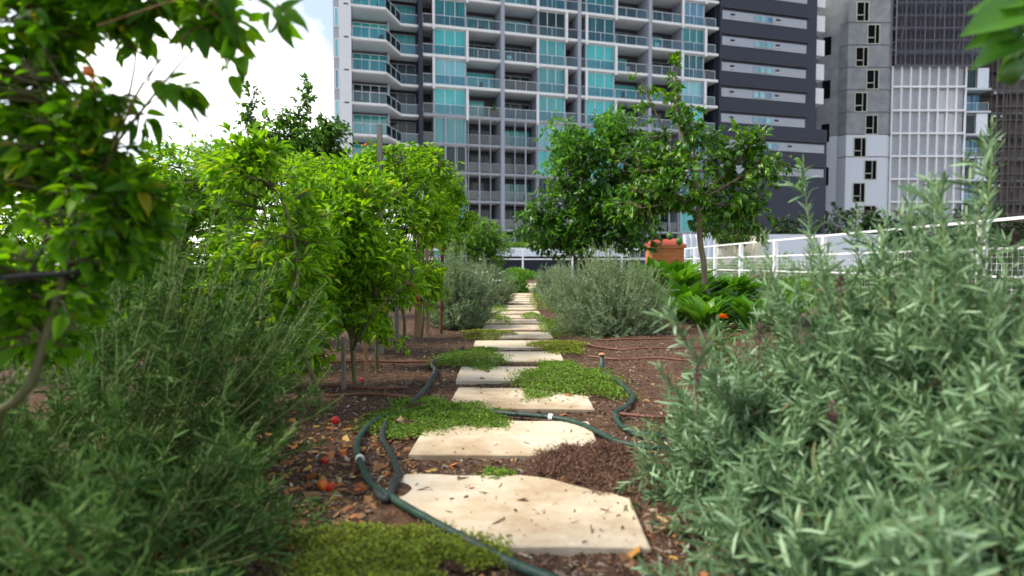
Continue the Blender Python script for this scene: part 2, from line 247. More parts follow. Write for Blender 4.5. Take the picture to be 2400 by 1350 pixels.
def curve(pts, K=16):
    pts = np.array(pts, float); n = len(pts)
    if n == 2: return pts[0] + np.linspace(0, 1, K)[:, None] * (pts[1] - pts[0])
    q = np.vstack([2 * pts[0] - pts[1], pts, 2 * pts[-1] - pts[-2]]); out = []
    for t in np.linspace(0, n - 1 - 1e-6, K):
        i = int(t); f = t - i; a, b, c, d = q[i:i + 4]
        out.append(.5 * (2 * b + (c - a) * f + (2 * a - 5 * b + 4 * c - d) * f * f + (3 * b - a - 3 * c + d) * f ** 3))
    return np.array(out)

# ------------------------------------------------------------------ plant builders
def woody_plant(name, label, cat, base, blobs, seed, leaf, stem, trunk_r=.012, fork=.35, ntw=300, lpt=7, Ll=(.05, .09), ratio=.42, droop=.35, tm=LEAF, group=None,
                trunk_pts=None, gap=-.25, gf=5.0, twig_r=.0018, lean=None, trunk_name='stem', leaf_name='leaves', limb_r=None, fruits=(), fruit_mat=None, fruit_name='fruit', extra=0, star=0, spur=0.0):
    """blobs: (centre, (rx,ry,rz), weight) in world space; twigs fill them, limbs from the trunk reach them"""
    rng = np.random.default_rng(seed); base = np.array(base, float)
    o = empty(name, base, label, cat, group); S = MB(); Lf = MB()
    cen = np.array([b[0] for b in blobs]); top = cen.mean(0)
    if trunk_pts is None:
        fk = base + (top - base) * fork + rng.normal(0, .015, 3)
        trunk_pts = [base - (0, 0, .03), base + (fk - base) * .5 + rng.normal(0, trunk_r, 3), fk]
    tk = curve(trunk_pts, 10); S.tubes(tk - base, np.linspace(trunk_r, trunk_r * .75, 10), 8)
    sk = [tk[5:]]; lr = limb_r or trunk_r * .6
    for c, rr, w in blobs:
        for _ in range(max(1, extra)):
            rr_ = np.array(rr); tip = np.array(c) + rng.normal(0, .35, 3) * rr_ * (0.4 if extra < 2 else 1) + (0, 0, rr[2] * .25)
            st = tk[-1] if rng.random() < .6 else tk[-3]
            md = st * .5 + tip * .5 + rng.normal(0, .08, 3) * np.linalg.norm(tip - st) + (0, 0, .06 * np.linalg.norm(tip - st))
            lb = curve([st, md, tip], 10); S.tubes(lb - base, np.linspace(lr, lr * .35, 10), 6); sk.append(lb[2:])
    sk = np.vstack(sk); A, Cc = [], []
    ws = np.array([b[2] * b[1][0] * b[1][1] * b[1][2] for b in blobs]) ** .75; ws /= ws.sum()
    for (c, rr, w), fr in zip(blobs, ws):
        n = int(ntw * fr) + 3; u = unit(rng.normal(size=(n * 3, 3))) * (rng.random((n * 3, 1)) ** .42)
        p = np.array(c) + u * rr; p = p[n3(p, gf, seed * .37) > gap][:n]; p = p[p[:, 2] > base[2] + .05]
        A.append(p); Cc.append(np.repeat(np.array(c)[None], len(p), 0))
    A = np.vstack(A); Cc = np.vstack(Cc); N = len(A)
    dd = np.linalg.norm(A[:, None] - sk[None], axis=2) + .8 * np.maximum(0, sk[None, :, 2] - A[:, None, 2]); st = sk[dd.argmin(1)]
    ln = np.linalg.norm(A - st, axis=1, keepdims=True)
    if spur: q = rng.random(N) < .16; A[q] = Cc[q] + (A[q] - Cc[q]) * rng.uniform(1.05, 1.05 + spur, (int(q.sum()), 1))
    out = unit(A - Cc * .7 - st * .3 + rng.normal(0, .02, A.shape)); up = np.array((0, 0, 1.0))
    c1 = st + (A - st) * .55 + up * ln * .12 + rng.normal(0, .06, A.shape) * ln
    ts = np.linspace(0, 1, 6)[None, :, None]
    tw = (1 - ts) ** 2 * st[:, None] + 2 * ts * (1 - ts) * c1[:, None] + ts ** 2 * A[:, None]
    S.tubes(tw - base, np.linspace(twig_r * 1.8, twig_r * .6, 6)[None], 4)
    tg = unit(tw[:, -1] - tw[:, -2])
    k = rng.integers(max(2, lpt - 3), lpt + 4, N); idx = np.repeat(np.arange(N), k); n = len(idx)
    t = 1 - rng.random(n) ** 1.6 * np.minimum(.8, .16 / np.maximum(ln[idx, 0], .03)); ti = np.clip(t * 5, 0, 4.999); i0 = ti.astype(int); f = (ti - i0)[:, None]
    p = tw[idx, i0] * (1 - f) + tw[idx, i0 + 1] * f
    d = tg[idx] * .55 + out[idx] * .35 + rng.normal(0, .62, (n, 3)); d[:, 2] -= droop * rng.random(n) * (1 if star == 0 else np.where(rng.random(n) < .5, 1.2, -.5)); d = unit(d)
    nn = unit(np.array((0, 0, 1.0)) + rng.normal(0, .45, (n, 3)))
    Ln = rng.uniform(Ll[0], Ll[1], n) * (0.65 + .35 * rng.random(n))
    spread(Lf, rng, p + d * .006 - base, d, nn, Ln, ratio, tm)
    S.build(trunk_name, stem, o, True); Lf.build(leaf_name, leaf, o, True)
    for fp, fr, ft in fruits:
        B = MB(); fp = np.array(fp) - base; a = np.linspace(-math.pi / 2, math.pi / 2, 9)
        B.lathe(fp, [(max(.001, fr * math.cos(x)), fr * ft * math.sin(x) + (fr * .12 if i == 8 else 0)) for i, x in enumerate(a)], 12)
        q = sk[np.linalg.norm(sk - (fp + base), axis=1).argmin()] - base
        B.tubes(curve([q, (q + fp) / 2 + (0, 0, .03), fp + (0, 0, fr * ft)], 5), twig_r, 4); B.build(fruit_name, fruit_mat, o, True)
    return o
def pxblobs(Y, boxes, dy=0.0, thick=.85):
    out = []
    for b in boxes:
        x0, y0, x1, y1 = b[:4]; w = b[4] if len(b) > 4 else 1.0; yy = Y + dy + (b[5] if len(b) > 5 else 0)
        rx = (x1 - x0) / 2 / F * yy; out.append((P((x0 + x1) / 2, (y0 + y1) / 2, yy), (rx, rx * thick, (y1 - y0) / 2 / F * yy), w))
    return out
def lavender(name, label, base, rx, h, seed, leaf, nsh=350, ll=(.028, .045), sp=.011, lw=.16, tilt=(0, 0), leafy=.6, group=None, spikes=0, spk_xy=(), tall=(), low=.1, tm=STRAP1, cat='lavender', stem='lavstem', ry=None, ang=(.75, 1.35), tuft=1, sprigs=2.5, spl=1.0, amp=.24):
    rng = np.random.default_rng(seed); base = np.array(base, float); o = empty(name, base, label, cat, group); S = MB(); Lf = MB(); ry = ry or rx
    az = rng.uniform(0, 2 * math.pi, nsh); u = rng.random(nsh); el = np.arcsin(np.clip(low + (1 - low) * u ** .85, 0, 1))
    dirs = np.stack([np.cos(az) * np.cos(el), np.sin(az) * np.cos(el), np.sin(el)], 1); sc_ = rng.uniform(.62, 1.04, nsh)[:, None] * (1 + amp * n3(dirs, 3.4, seed))[:, None]
    tip = dirs * np.array((rx, ry, h)) * sc_ + np.array((tilt[0], tilt[1], 0)) * (dirs[:, 2:3] * .8 + .2)
    if len(tall): tip = np.vstack([tip, np.array(tall) - base])
    N = len(tip); rt = rng.normal(0, .035, (N, 3)) * (1, 1, 0); ctl = rt + (tip - rt) * np.array((.68, .68, .38)) + rng.normal(0, .05, (N, 3)) * (rx + .1)
    if len(tall): k0 = nsh; ctl[k0:] = rt[k0:] + (tip[k0:] - rt[k0:]) * np.array((.85, .85, .5))
    ts = np.linspace(0, 1, 9)[None, :, None]; C = (1 - ts) ** 2 * rt[:, None] + 2 * ts * (1 - ts) * ctl[:, None] + ts ** 2 * tip[:, None]
    S.tubes(C, np.linspace(.0031, .0011, 9)[None], 4)
    lf = np.full(N, leafy); M0 = N; tmain = tip
    if sprigs:
        m = rng.integers(0, N, int(N * sprigs)); t = rng.uniform(.5, .97, len(m)) * 7.999; i0 = t.astype(int); f = (t - i0)[:, None]; q0 = C[m, i0] * (1 - f) + C[m, i0 + 1] * f; tg = unit(C[m, i0 + 1] - C[m, i0])
        sl_ = rng.uniform(.05, .125, len(m))[:, None] * spl; dr = unit(tg * .75 + rng.normal(0, .55, (len(m), 3)) + (0, 0, .18)); q2 = q0 + dr * sl_; q1 = q0 + (tg * .4 + dr * .6) * sl_ * .5
        C2 = (1 - ts) ** 2 * q0[:, None] + 2 * ts * (1 - ts) * q1[:, None] + ts ** 2 * q2[:, None]; S.tubes(C2[:, ::2], np.linspace(.0012, .0007, 5)[None], 3); C = np.vstack([C, C2]); lf = np.concatenate([lf, np.full(len(m), .88)]); N = len(C)
    ln = np.linalg.norm(np.diff(C, axis=1), axis=2).sum(1); kn = np.maximum(4, (ln * lf / sp).astype(int)); idx = np.repeat(np.arange(N), kn)
    st = np.concatenate([np.arange(k) / k for k in kn]); t = 1 - lf[idx] * (1 - st)
    ti = np.clip(t * 8, 0, 7.999); i0 = ti.astype(int); f = (ti - i0)[:, None]; p = C[idx, i0] * (1 - f) + C[idx, i0 + 1] * f; tg = unit(C[idx, i0 + 1] - C[idx, i0])
    ref = unit(np.cross(tg, np.array((.31, .17, .93)))); rf2 = np.cross(tg, ref); ph0 = rng.uniform(0, 6.28, N)[idx] + np.concatenate([np.arange(k) * (math.pi / 2 + .2) for k in kn])
    for e in range(2 + tuft):
        ph = ph0 + e * math.pi + (rng.uniform(0, 6.28, len(ph0)) if e > 1 else rng.normal(0, .25, len(ph0))); sd = np.cos(ph)[:, None] * ref + np.sin(ph)[:, None] * rf2
        a = (rng.uniform(ang[0], ang[1], len(ph)) * (1 - .4 * st) * (1 if e < 2 else .7))[:, None]; d = tg * np.cos(a) + sd * np.sin(a); d[:, 2] += rng.normal(0, .16, len(d))
        Ln = rng.uniform(ll[0], ll[1], len(ph)) * (1 - .45 * np.maximum(0, st - .55) / .45) * (1 if e < 2 else .65); spread(Lf, rng, p, d, unit(tg + rng.normal(0, .4, p.shape)), Ln, lw, tm)
    N = M0
    S.build('stems', M[stem], o, True); Lf.build('leaves', leaf, o, True)
    pts = [tip[i] for i in rng.choice(N, spikes, replace=False)] if spikes else []
    for q in list(pts) + [np.array(s) - base for s in spk_xy]:
        B = MB(); n = 34; z = np.sort(rng.random(n)) * .034; a = rng.uniform(0, 6.28, n); r_ = .0034 * np.sin(np.clip(z / .034, .12, .95) * math.pi) ** .5
        d0 = np.stack([np.cos(a), np.sin(a), np.full(n, .9)], 1); B.leaves(q + np.stack([np.cos(a) * r_, np.sin(a) * r_, z], 1), d0, np.tile((0, 0, 1.0), (n, 1)) + d0 * .2, .0095, .006, LEAF2[0])
        B.tubes(curve([q - (0, 0, .06), q, q + (0, 0, .034)], 5), .0012, 4); B.build('flower_spike', M['spike'], o)
    return o
def rosette(name, label, base, n, Ll, seed, leaf, ratio=.36, el=(35, 80), cat='leafy vegetable', group=None, stemmat=None):
    rng = np.random.default_rng(seed); o = empty(name, base, label, cat, group); B = MB(); S = MB()
    for i in range(n):
        a = rng.uniform(0, 6.28); e = R(rng.uniform(*el)); l = rng.uniform(*Ll); d = np.array((math.cos(a) * math.cos(e), math.sin(a) * math.cos(e), math.sin(e))); p0 = np.array((math.cos(a) * .03, math.sin(a) * .03, 0))
        K = 9; t = np.linspace(0, 1, K); c = p0 + d * l * t[:, None] + np.array((math.cos(a), math.sin(a), -1.0)) * (l * .28 * t ** 2.2)[:, None]
        sd = np.array((-math.sin(a), math.cos(a), 0)); w = l * ratio * .5 * np.array((.10, .10, .14, .55, .9, 1., .85, .5, .04)); wav = rng.normal(0, .1, (K, 2)) * w[:, None]; nr = np.cross(sd, d) * -1
        V = np.stack([c - sd * w[:, None] + nr * (w * .3 + wav[:, 0])[:, None], c, c + sd * w[:, None] + nr * (w * .3 + wav[:, 1])[:, None]], 1).reshape(-1, 3)
        B.add(V, [(k * 3 + j, k * 3 + j + 1, k * 3 + j + 4, k * 3 + j + 3) for k in range(K - 1) for j in (0, 1)]); S.tubes(c[:5], np.linspace(.006, .003, 5), 5)
    B.build('leaves', leaf, o, True); S.build('stalks', stemmat or M['chard'], o, True); return o
STONES = []
def gz(x, y):
    """height of the soil"""
    p = np.stack([np.asarray(x, float), np.asarray(y, float), np.zeros_like(np.asarray(x, float))], -1)
    z = -.016 + .007 * n3(p, 9, 1) + .004 * n3(p, 31, 2) + .002 * n3(p, 80, 4)
    for cx, cy, rx, ry, h in MOUNDS: z = z + h * np.exp(-(((x - cx) / rx) ** 2 + ((y - cy) / ry) ** 2))
    for q in ((.45 - np.abs(x - .0107 * y + .031)),): z = z + .03 * np.clip(-q / .5, 0, 1)
    return z
def mnd(px, py, rx, ry, h): g = G(px, py); return (g[0], g[1], rx, ry, h)
MOUNDS = [mnd(1450, 1120, .13, .09, .018), mnd(935, 1150, .045, .07, .026), mnd(1420, 1055, .09, .045, .021), mnd(1340, 915, .09, .05, .024), mnd(985, 1195, .05, .04, .014), mnd(1060, 965, .1, .1, .03), mnd(1290, 822, .1, .06, .02), mnd(1120, 842, .1, .1, .02), mnd(1400, 893, .16, .12, .02)]
def cover(label, cx, cy, rx, ry, h, leaf, seed, n=5000, ll=(.010, .018), name='ground_cover', dead=0.0, deadmat=None, strands=False, flat=1.0):
    rng = np.random.default_rng(seed); c = G(cx, cy); wx = rx / F * c[1]; a, b = G(cx, cy + ry)[1], G(cx, cy - ry)[1]; wy = (b - a) / 2; c = np.array((c[0], (a + b) / 2, 0.0))
    o = empty(name, c, label, 'ground cover', 'low ground cover plants creeping over the path'); u = rng.uniform(-1, 1, (n * 3, 2)); th = np.arctan2(u[:, 1], u[:, 0]); r = np.hypot(u[:, 0], u[:, 1])
    edge = .78 + .14 * np.sin(th * 3 + seed) + .10 * np.sin(th * 5 + 2 * seed) + .07 * np.sin(th * 9 + seed * 3) + np.abs(rng.normal(0, .14, len(th))) * (rng.random(len(th)) < .35); q = r < edge; u, r, edge = u[q][:n], r[q][:n], edge[q][:n]
    x, y = u[:, 0] * wx, u[:, 1] * wy; lump = .75 + .35 * n3(np.stack([x, y, x * 0], 1), 28, seed)
    hh = h * np.clip(1 - (r / edge) ** 2.2, .05, 1) * lump; base_z = np.maximum(gz(x + c[0], y + c[1]), 0.0); N = len(x)
    lev = rng.random(N) ** .5; p = np.stack([x, y, base_z + hh * lev], 1); d = rng.normal(0, 1, (N, 3)); d[:, 2] = (np.abs(d[:, 2]) * (1.3 if strands else .6) + .15) * flat; d = unit(d)
    B = MB(); Ln = rng.uniform(*ll, N) * (1.6 if strands else 1); isd = (n3(p + c, 14, seed + 3) < -1 + 2 * dead)
    spread(B, rng, p[~isd], d[~isd], unit(np.array((0, 0, 1.)) + rng.normal(0, .5, (N, 3)))[~isd], Ln[~isd], .22 if strands else .45, STRAP1 if strands else LEAF2)
    B.build('leaves', leaf, o, True)
    S = MB(); m = rng.choice(N, N // 5); e = p[m]; s0 = e * np.array((1, 1, 0)) + np.stack([rng.normal(0, .008, len(m)), rng.normal(0, .008, len(m)), base_z[m] - .004], 1)
    S.tubes(np.stack([s0, (s0 + e) / 2 + rng.normal(0, .003, e.shape), e], 1), .0006, 3)
    if isd.any(): spread(S, rng, p[isd], d[isd], unit(rng.normal(0, 1, (int(isd.sum()), 3)) + (0, 0, .5)), Ln[isd] * 1.5, .1, STRAP1)
    S.build('stems_dry_leaves', deadmat or M['dead'], o, True); return o  # thin creeper stems, plus dead leaf strands on patches that have them
# ================================================================== THE SETTING
rng = np.random.default_rng(5)
xs = np.concatenate([np.linspace(-7, -1.7, 30)[:-1], np.linspace(-1.7, 1.7, 230), np.linspace(1.7, 8.4, 40)[1:]])
ys = np.concatenate([np.linspace(-2, .7, 16)[:-1], np.linspace(.7, 4.5, 270), np.linspace(4.5, 10, 90)[1:], np.linspace(10, 29, 50)[1:]])
X, Yg = np.meshgrid(xs, ys); Z = gz(X, Yg); nx = len(xs); i = np.arange(len(ys) - 1)[:, None] * nx + np.arange(nx - 1)
b = MB(); b.add(np.stack([X, Yg, Z], -1).reshape(-1, 3), np.stack([i, i + 1, i + nx + 1, i + nx], -1).reshape(-1, 4)); tag(b.build('garden_soil', M['soil'], smooth=True), kind='structure')
b = MB(); b.box(-7.2, 8.6, -2.2, 29.3, -.9, -.12); b.box(-7.2, 8.6, -2.2, 29.3, -13.9, -.9, 1); tag(b.build('podium_slab', [M['concrete'], M['whitewall']]), kind='structure')
b = MB(); b.add([(-1500, -1500, -14), (1500, -1500, -14), (1500, 1500, -14), (-1500, 1500, -14)], [(0, 1, 2, 3)]); tag(b.build('street_ground', M['street']), kind='structure')

# ------------------------------------------------------------------ main apartment tower
D = np.array((.9655, .2604)); P0 = np.array((-4.9, 63.6)); RZ = math.atan2(D[1], D[0])
def plane_s(px, off=0.0):            # metres along the facade where a photo column falls, on the plane pushed out by off
    r = ray(px, 250); n = np.array((-D[1], D[0])); t = ((P0 - n * off) @ n) / (r[:2] @ n); return float((r[:2] * t - P0) @ D)
bld = empty('apartment_tower', (P0[0], P0[1], 0), 'tall apartment tower of pale slab balconies and teal glass with charcoal block', 'building', rz=RZ)
LV = [16.3 + 3.04 * k for k in range(8)]; LOW = [16.3 - 2.97 * k for k in range(1, 11)]; ALL = sorted(LV + LOW)
S = plane_s
cL, cR = S(986), S(1682)
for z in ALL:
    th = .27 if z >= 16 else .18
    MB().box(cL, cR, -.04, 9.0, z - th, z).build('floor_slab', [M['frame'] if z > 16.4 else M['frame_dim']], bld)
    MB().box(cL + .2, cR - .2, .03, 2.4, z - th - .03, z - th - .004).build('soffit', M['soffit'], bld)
mods = [(990, 1017, 1092, 1175, 0), (1355, 1325, 1262, 1181, 1), (1359, 1374, 1440, 1518, 0), (1677, 1650, 1600, 1527, 1)]
for px in (1178, 1357, 1522):
    s = S(px); MB().box(s - .2, s + .2, -.12, 9.0, -13.98, LV[-1] + .5).build('party_wall', M['frame_dim'], bld)
MB().box(cL - .22, cL + .22, -.35, 3.0, 12.4, LV[-1] + .5).build('corner_column', M['dark'], bld)
MB().box(cL - .22, cL + .22, -.35, 3.0, -13.98, 12.39).build('corner_column', M['cream'], bld)
MB().box(cR - .05, S(1686), .6, 4.0, -13.98, LV[-1] + .5).build('dark_return_wall', M['dark'], bld)
MB().box(cL, cR, 8.98, 9.4, -13.98, LV[-1] + .5).build('core_wall', M['inner'], bld)
def balustrade(x0, x1, z, parent, y=.10, gm='glass', pts=None, h=1.02, rm='white'):
    """handrail and posts on a run of points, one glass part under it"""
    pts = pts or [(x0, y), (x1, y)]; b = MB(); g = MB()
    for (a, c), (e, f) in zip(pts, pts[1:]):
        d = math.hypot(e - a, f - c); n = max(1, round(d / 1.3))
        b.bar((a, c, z + h), (e, f, z + h), .06, .045)
        for k in range(n + 1):
            q = k / n; X_, Y_ = a + (e - a) * q, c + (f - c) * q; b.box(X_ - .02, X_ + .02, Y_ - .02, Y_ + .02, z, z + h - .03)
        g.bar((a, c, z + .54), (e, f, z + .54), .012, .88)
    o = b.build('balustrade', M[rm], parent); g.build('glass_panel', M[gm], o); return o
def window(x0, x1, y, z0, z1, parent, n=3, mt='teal', fm='white', name='window'):
    b = MB().box(x0 + .03, x1 - .03, y, y + .05, z0 + .03, z1 - .03); o = b.build(name, M[mt], parent); f = MB()
    for k in range(n + 1):
        x = x0 + (x1 - x0) * k / n; f.box(x - .035, x + .035, y - .035, y + .02, z0, z1)
    f.box(x0, x1, y - .03, y + .022, z0, z0 + .07); f.box(x0, x1, y - .03, y + .022, z1 - .07, z1); f.build('window_frame', M[fm], o); return o
rr = np.random.default_rng(11)
for mi, (e0, g0, g1, b1, flip) in enumerate(mods):
    a, g_0, g_1, c = sorted((S(e0), S(g0), S(g1), S(b1)))
    if flip: bal, nar = (a, g_0), (g_1, c)
    else: bal, nar = (g_1, c), (a, g_0)
    for zi, z in enumerate(ALL):
        if z < -3 or z > 37: continue
        hi = z > 16; top = ALL[zi + 1] - (.27 if ALL[zi + 1] >= 16 else .18) - .05
        w = window(g_0 + .1, g_1, .35, z, top, bld, 3, ('teal', 'teal', 'teal', 'teal', 'teal', 'bluewin', 'door')[rr.integers(0, 7)])
        for u0, u1 in ((g_0 - .02, g_0 + .1), (g_1, g_1 + .12)): MB().box(u0, u1, .30, 2.7, z, top).build('room_side_wall', M['frame_dim'], bld)
        for u0, u1 in (bal, nar): MB().box(u0, u1, 2.72, 2.85, z, top).build('back_wall', M['inner'], bld)
        x0, x1 = bal; d0, d1 = (x0 + .35, x1 - .25) if rr.random() < .6 else (x0 + .5, x0 + (x1 - x0) * .65)
        window(d0, d1, 2.63, z + .02, z + 2.3, bld, 3, 'door' if rr.random() < (.5 if hi else .8) else 'teal', 'darkmetal' if not hi else 'frame_dim', 'balcony_door')
        gm = 'glass2' if not hi or rr.random() > .75 else 'glass'
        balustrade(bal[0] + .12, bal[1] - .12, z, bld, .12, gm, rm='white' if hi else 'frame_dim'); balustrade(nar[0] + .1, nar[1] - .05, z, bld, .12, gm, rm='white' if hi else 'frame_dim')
        if hi: balustrade(g_0 + .1, g_1 - .05, z, bld, .12, 'glass')
        if hi:      # the upright fins change sides from floor to floor
            k = round((z - 16.3) / 3.04); xf = (g_0 if k % 2 else g_1 + .15) if not flip else (g_1 + .1 if k % 2 else g_0 - .1)
            MB().box(xf - .13, xf + .13, -.16, .06, z - .52, z + 3.04 - .345).build('fin', M['frame'], bld)
    g = MB(); n = 7                      # slim grid screen on the lower floors
    for k in range(1, n):
        x = a + (c - a) * k / n; w = .14 if k in (2, 5) else .07; g.box(x - w / 2, x + w / 2, -.07, .05, -13.9, 16.3 - .21)
    g.build('grid_screen', M['frame_dim'], bld)
# west wing: balconies that step back in a slanting line
OFF = 3.5
wx = [S(826, OFF), S(906, OFF), S(941), S(984)]
for z in [v - .28 for v in ALL]:
    if z < 6 or z > 36: continue
    poly = [(wx[0] - .1, 1.5), (wx[0] - .1, -OFF), (wx[1], -OFF), (wx[2], -.1), (wx[3], -.1), (wx[3], 1.5)]
    MB().prism(poly, z - .22, z).build('balcony_slab', M['frame'], bld)
    ip = [(wx[0] + .1, 1.4), (wx[0] + .1, -OFF + .12), (wx[1] - .05, -OFF + .12), (wx[2] - .05, .03), (wx[3], .03), (wx[3], 1.4)]
    MB().prism(ip, z - .26, z - .224).build('soffit', M['soffit'], bld)
    balustrade(0, 0, z, bld, pts=[(wx[0] + .05, -OFF + .15), (wx[1] - .03, -OFF + .15), (wx[2] - .03, .08), (wx[3] - .1, .08)])
    mid = wx[1] + .3
    window(wx[0] + .1, mid, -.6, z, z + 2.5, bld, 4, 'teal' if rr.random() < .6 else 'door', 'frame')
    window(mid + .2, wx[3] - .3, 1.6, z, z + 2.5, bld, 3, 'teal' if rr.random() < .5 else 'door', 'frame_dim')
    MB().box(mid - .02, mid + .18, -.9, 1.7, z + .002, z + 2.72).build('party_wall', M['frame_dim'], bld)
    MB().box(wx[0] - .1, wx[3], 1.7, 3.0, z - .2, z + 2.75).build('back_wall', M['inner'], bld)
px0, px1 = S(796, OFF), S(825, OFF)
pil = MB().box(px0, px1, -OFF - .3, 2.6, -13.95, 38).build('end_pillar', M['white'], bld)
for v in ALL:
    if v > 8: MB().box(px0 + .45, px1 - .25, -OFF - .33, -OFF - .29, v - .55, v - .42).build('wall_vent', M['darkmetal'], pil)
sx = S(783, 0)
MB().box(sx, px0 - .005, .2, 6, -13.95, 38).build('side_wall', M['frame_dim'], bld)
for v in ALL:
    if v > 8: window(sx + .12, px0 - .12, .15, v - 1.2, v + .7, bld, 1, 'bluewin', 'frame')
# charcoal block with the grey window bands
dx0, dx1, dx2 = S(1684), S(1909), S(1938)
MB().box(dx0, dx1, -.15, 16, -13.97, 41).build('charcoal_block', M['dark'], bld)
MB().box(dx1 - .01, dx2, -.12, 15.9, -13.96, 17.4).build('charcoal_block', M['dark'], bld)
for k in range(-6, 4):
    z0 = 29.45 + 3.0 * k; xa, xb = dx0 + .25, S(1884)
    if k < -4: xb = dx2 - .5
    bd = MB().box(xa, xb, -.22, -.14, z0, z0 + 1.0).build('window_band', M['band'], bld)
    MB().box(xa, xb + .25, -.42, -.15, z0 + 1.26, z0 + 1.36).build('sun_ledge', M['darkmetal'], bld)
    for q in (.135, .67):
        x = xa + (xb - xa) * q - .5; MB().box(x, x + .55, -.27, -.2, z0 + .42, z0 + .72).build('small_window', M['door'], bd); 
        MB().box(x - .08, x + .63, -.33, -.2, z0 + .34, z0 + .41).build('window_sill', M['white'], bd)
    x = xa + (xb - xa) * .37
    for j in range(3): window(x + j * .88, x + j * .88 + .74, -.26, z0 + .12, z0 + .88, bld, 1, 'bluewin', 'band')
for k in range(-4, 4):
    z0 = 30.2 + 3.0 * k - .3
    if z0 < 18: continue
    MB().box(dx1 + .01, S(1944), 1.0, 4.2, z0, z0 + 1.95).build('balcony_parapet', M['white'], bld)
    MB().box(dx1 + .01, S(1930), 2.2, 4.2, z0 + 1.955, z0 + 2.98).build('balcony_recess', M['concrete'], bld)
    window(dx1 + .15, S(1928), 2.15, z0 + 2.0, z0 + 2.9, bld, 2, 'door', 'band')
MB().box(cL, cR, .1, 9, LV[-1] + .002, LV[-1] + 1.2).build('roof_parapet', M['frame'], bld)
# things standing on the balconies
def bal_pt(px, zlev, y=.9): s = S(px); return (P0[0] + D[0] * s - D[1] * y, P0[1] + D[1] * s + D[0] * y, zlev)
ch = empty('balcony_chair', bal_pt(1550, LV[3]), 'pale chair behind the railing on the high balcony beside the charcoal block', 'chair', 'chairs out on the tower balconies', RZ)
MB().box(-.25, .25, -.25, .25, .40, .46).build('seat', M['white'], ch); MB().box(-.25, .25, .22, .27, .462, .95).build('backrest', M['white'], ch)
for x in (-.22, .22):
    for y in (-.22, .22): MB().box(x - .025, x + .025, y - .025, y + .025, 0, .398).build('leg', M['white'], ch)
for q, (px, k, lb) in enumerate([(1535, 1, 'pale chair on the balcony just under the lime tree top'), (1200, 2, 'pale chair on the tower balcony right of the first tall wall'), (1120, 4, 'pale chair on the top balcony left of the first tall wall'), (1480, 2, 'pale chair on the dark balcony left of the lime tree top')]):
    c2 = copy_tree(ch); c2.location = bal_pt(px, LV[k]); c2['label'] = lb
dk = copy_tree(ch); dk['label'] = 'dark chair half hidden behind a glass balustrade of the tower'
for c_ in dk.children: c_.data = c_.data.copy(); c_.data.materials[0] = M['darkmetal']
spots = [(px, k) for k in range(-3, 6) for px in (850, 890, 1130, 1160, 1205, 1235, 1470, 1500, 1545)]
for q, n_ in enumerate(np.random.default_rng(4).permutation(len(spots))[:26]):
    px, k = spots[n_]; c3 = dk if q == 0 else copy_tree(dk); z = LV[k] if k >= 0 else LOW[-k - 1]
    c3.location = bal_pt(px, z - (.28 if px < 900 else 0), (-2.2 if px < 900 else .8 + .5 * (q % 3))); c3.rotation_euler = (0, 0, RZ + q * 1.3)
pt = empty('balcony_palm', bal_pt(1163, LV[0], .6), 'potted palm with big leaves on a balcony of the apartment tower', 'potted plant')
MB().lathe((0, 0, 0), [(.001, 0), (.2, .0), (.26, .45), (.22, .45), (.001, .42)], 12).build('pot', M['darkmetal'], pt)
b = MB(); g = np.random.default_rng(3); n = 16; a = g.uniform(0, 6.28, n); d = np.stack([np.cos(a), np.sin(a), g.uniform(.5, 1.8, n)], 1)
b.leaves(np.tile((0, 0, .45), (n, 1)), d, np.tile((0, 0, 1.), (n, 1)) + .01, g.uniform(.8, 1.5, n), .32, LEAF[2]); b.build('leaves', M['citrus'], pt)

# ------------------------------------------------------------------ unfinished tower on the right
BY = 79.0
def bx(px): return (px - 1200) / F * BY
def bz(py): return float(P(1200, py, BY)[2])
ub = empty('unfinished_tower', (0, BY, 0), 'grey concrete tower still under construction with white lower storeys', 'building')
tz = 46.0; zs = bz(314)
def facet(xa, ya, xb, yb, name='wall'):
    for z0, z1, m in ((-13.9, zs, 'whitewall'), (zs + .002, tz, 'concrete')): MB().prism([(xa, ya), (xb, yb), (xb, yb + 6), (xa, ya + 6)], z0, z1).build(name, M[m], ub)
facet(bx(1930), 2.6, bx(1966), 1.2); facet(bx(1966) + .004, 1.2, bx(1976), 0); facet(bx(1976) + .004, 0, bx(2070), 0); facet(bx(2070) + .004, 0, bx(2088), 1.0)
for k in range(-1, 6):
    z = bz(105 + 52.5 * k); j = MB()
    j.bar((bx(1976), -.02, z), (bx(2070), -.02, z), .05, .10); j.bar((bx(1968), 1.0, z), (bx(1976), -.02, z), .05, .1); j.bar((bx(2070), -.02, z), (bx(2088), .98, z), .05, .1); j.build('panel_joint', M['joint'], ub)
for k in range(-1, 10):
    xc = 2008 if k % 2 == 0 else 2034
    y0 = 6 + 53 * k; x0, x1 = bx(xc - 13 + (0 if k > -1 else 0)), bx(xc + 13); z1, z0 = bz(y0), bz(y0 + 43)
    w = MB().box(x0, x1, -.03, .02, z0, z1).build('window', M['hole'], ub); f = MB()
    f.box(x0 - .1, x0, -.07, .02, z0 - .1, z1 + .1); f.box(x1, x1 + .1, -.07, .02, z0 - .1, z1 + .1); f.box(x0, x1, -.07, .02, z0 - .1, z0); f.box(x0, x1, -.07, .02, z1, z1 + .1)
    f.box(x0 + .9, x0 + .98, -.06, -.031, z0, z1); f.box(x0, x0 + .85, -.06, -.031, z0 + .7, z0 + .8); f.build('window_frame', M['creamframe'], w)
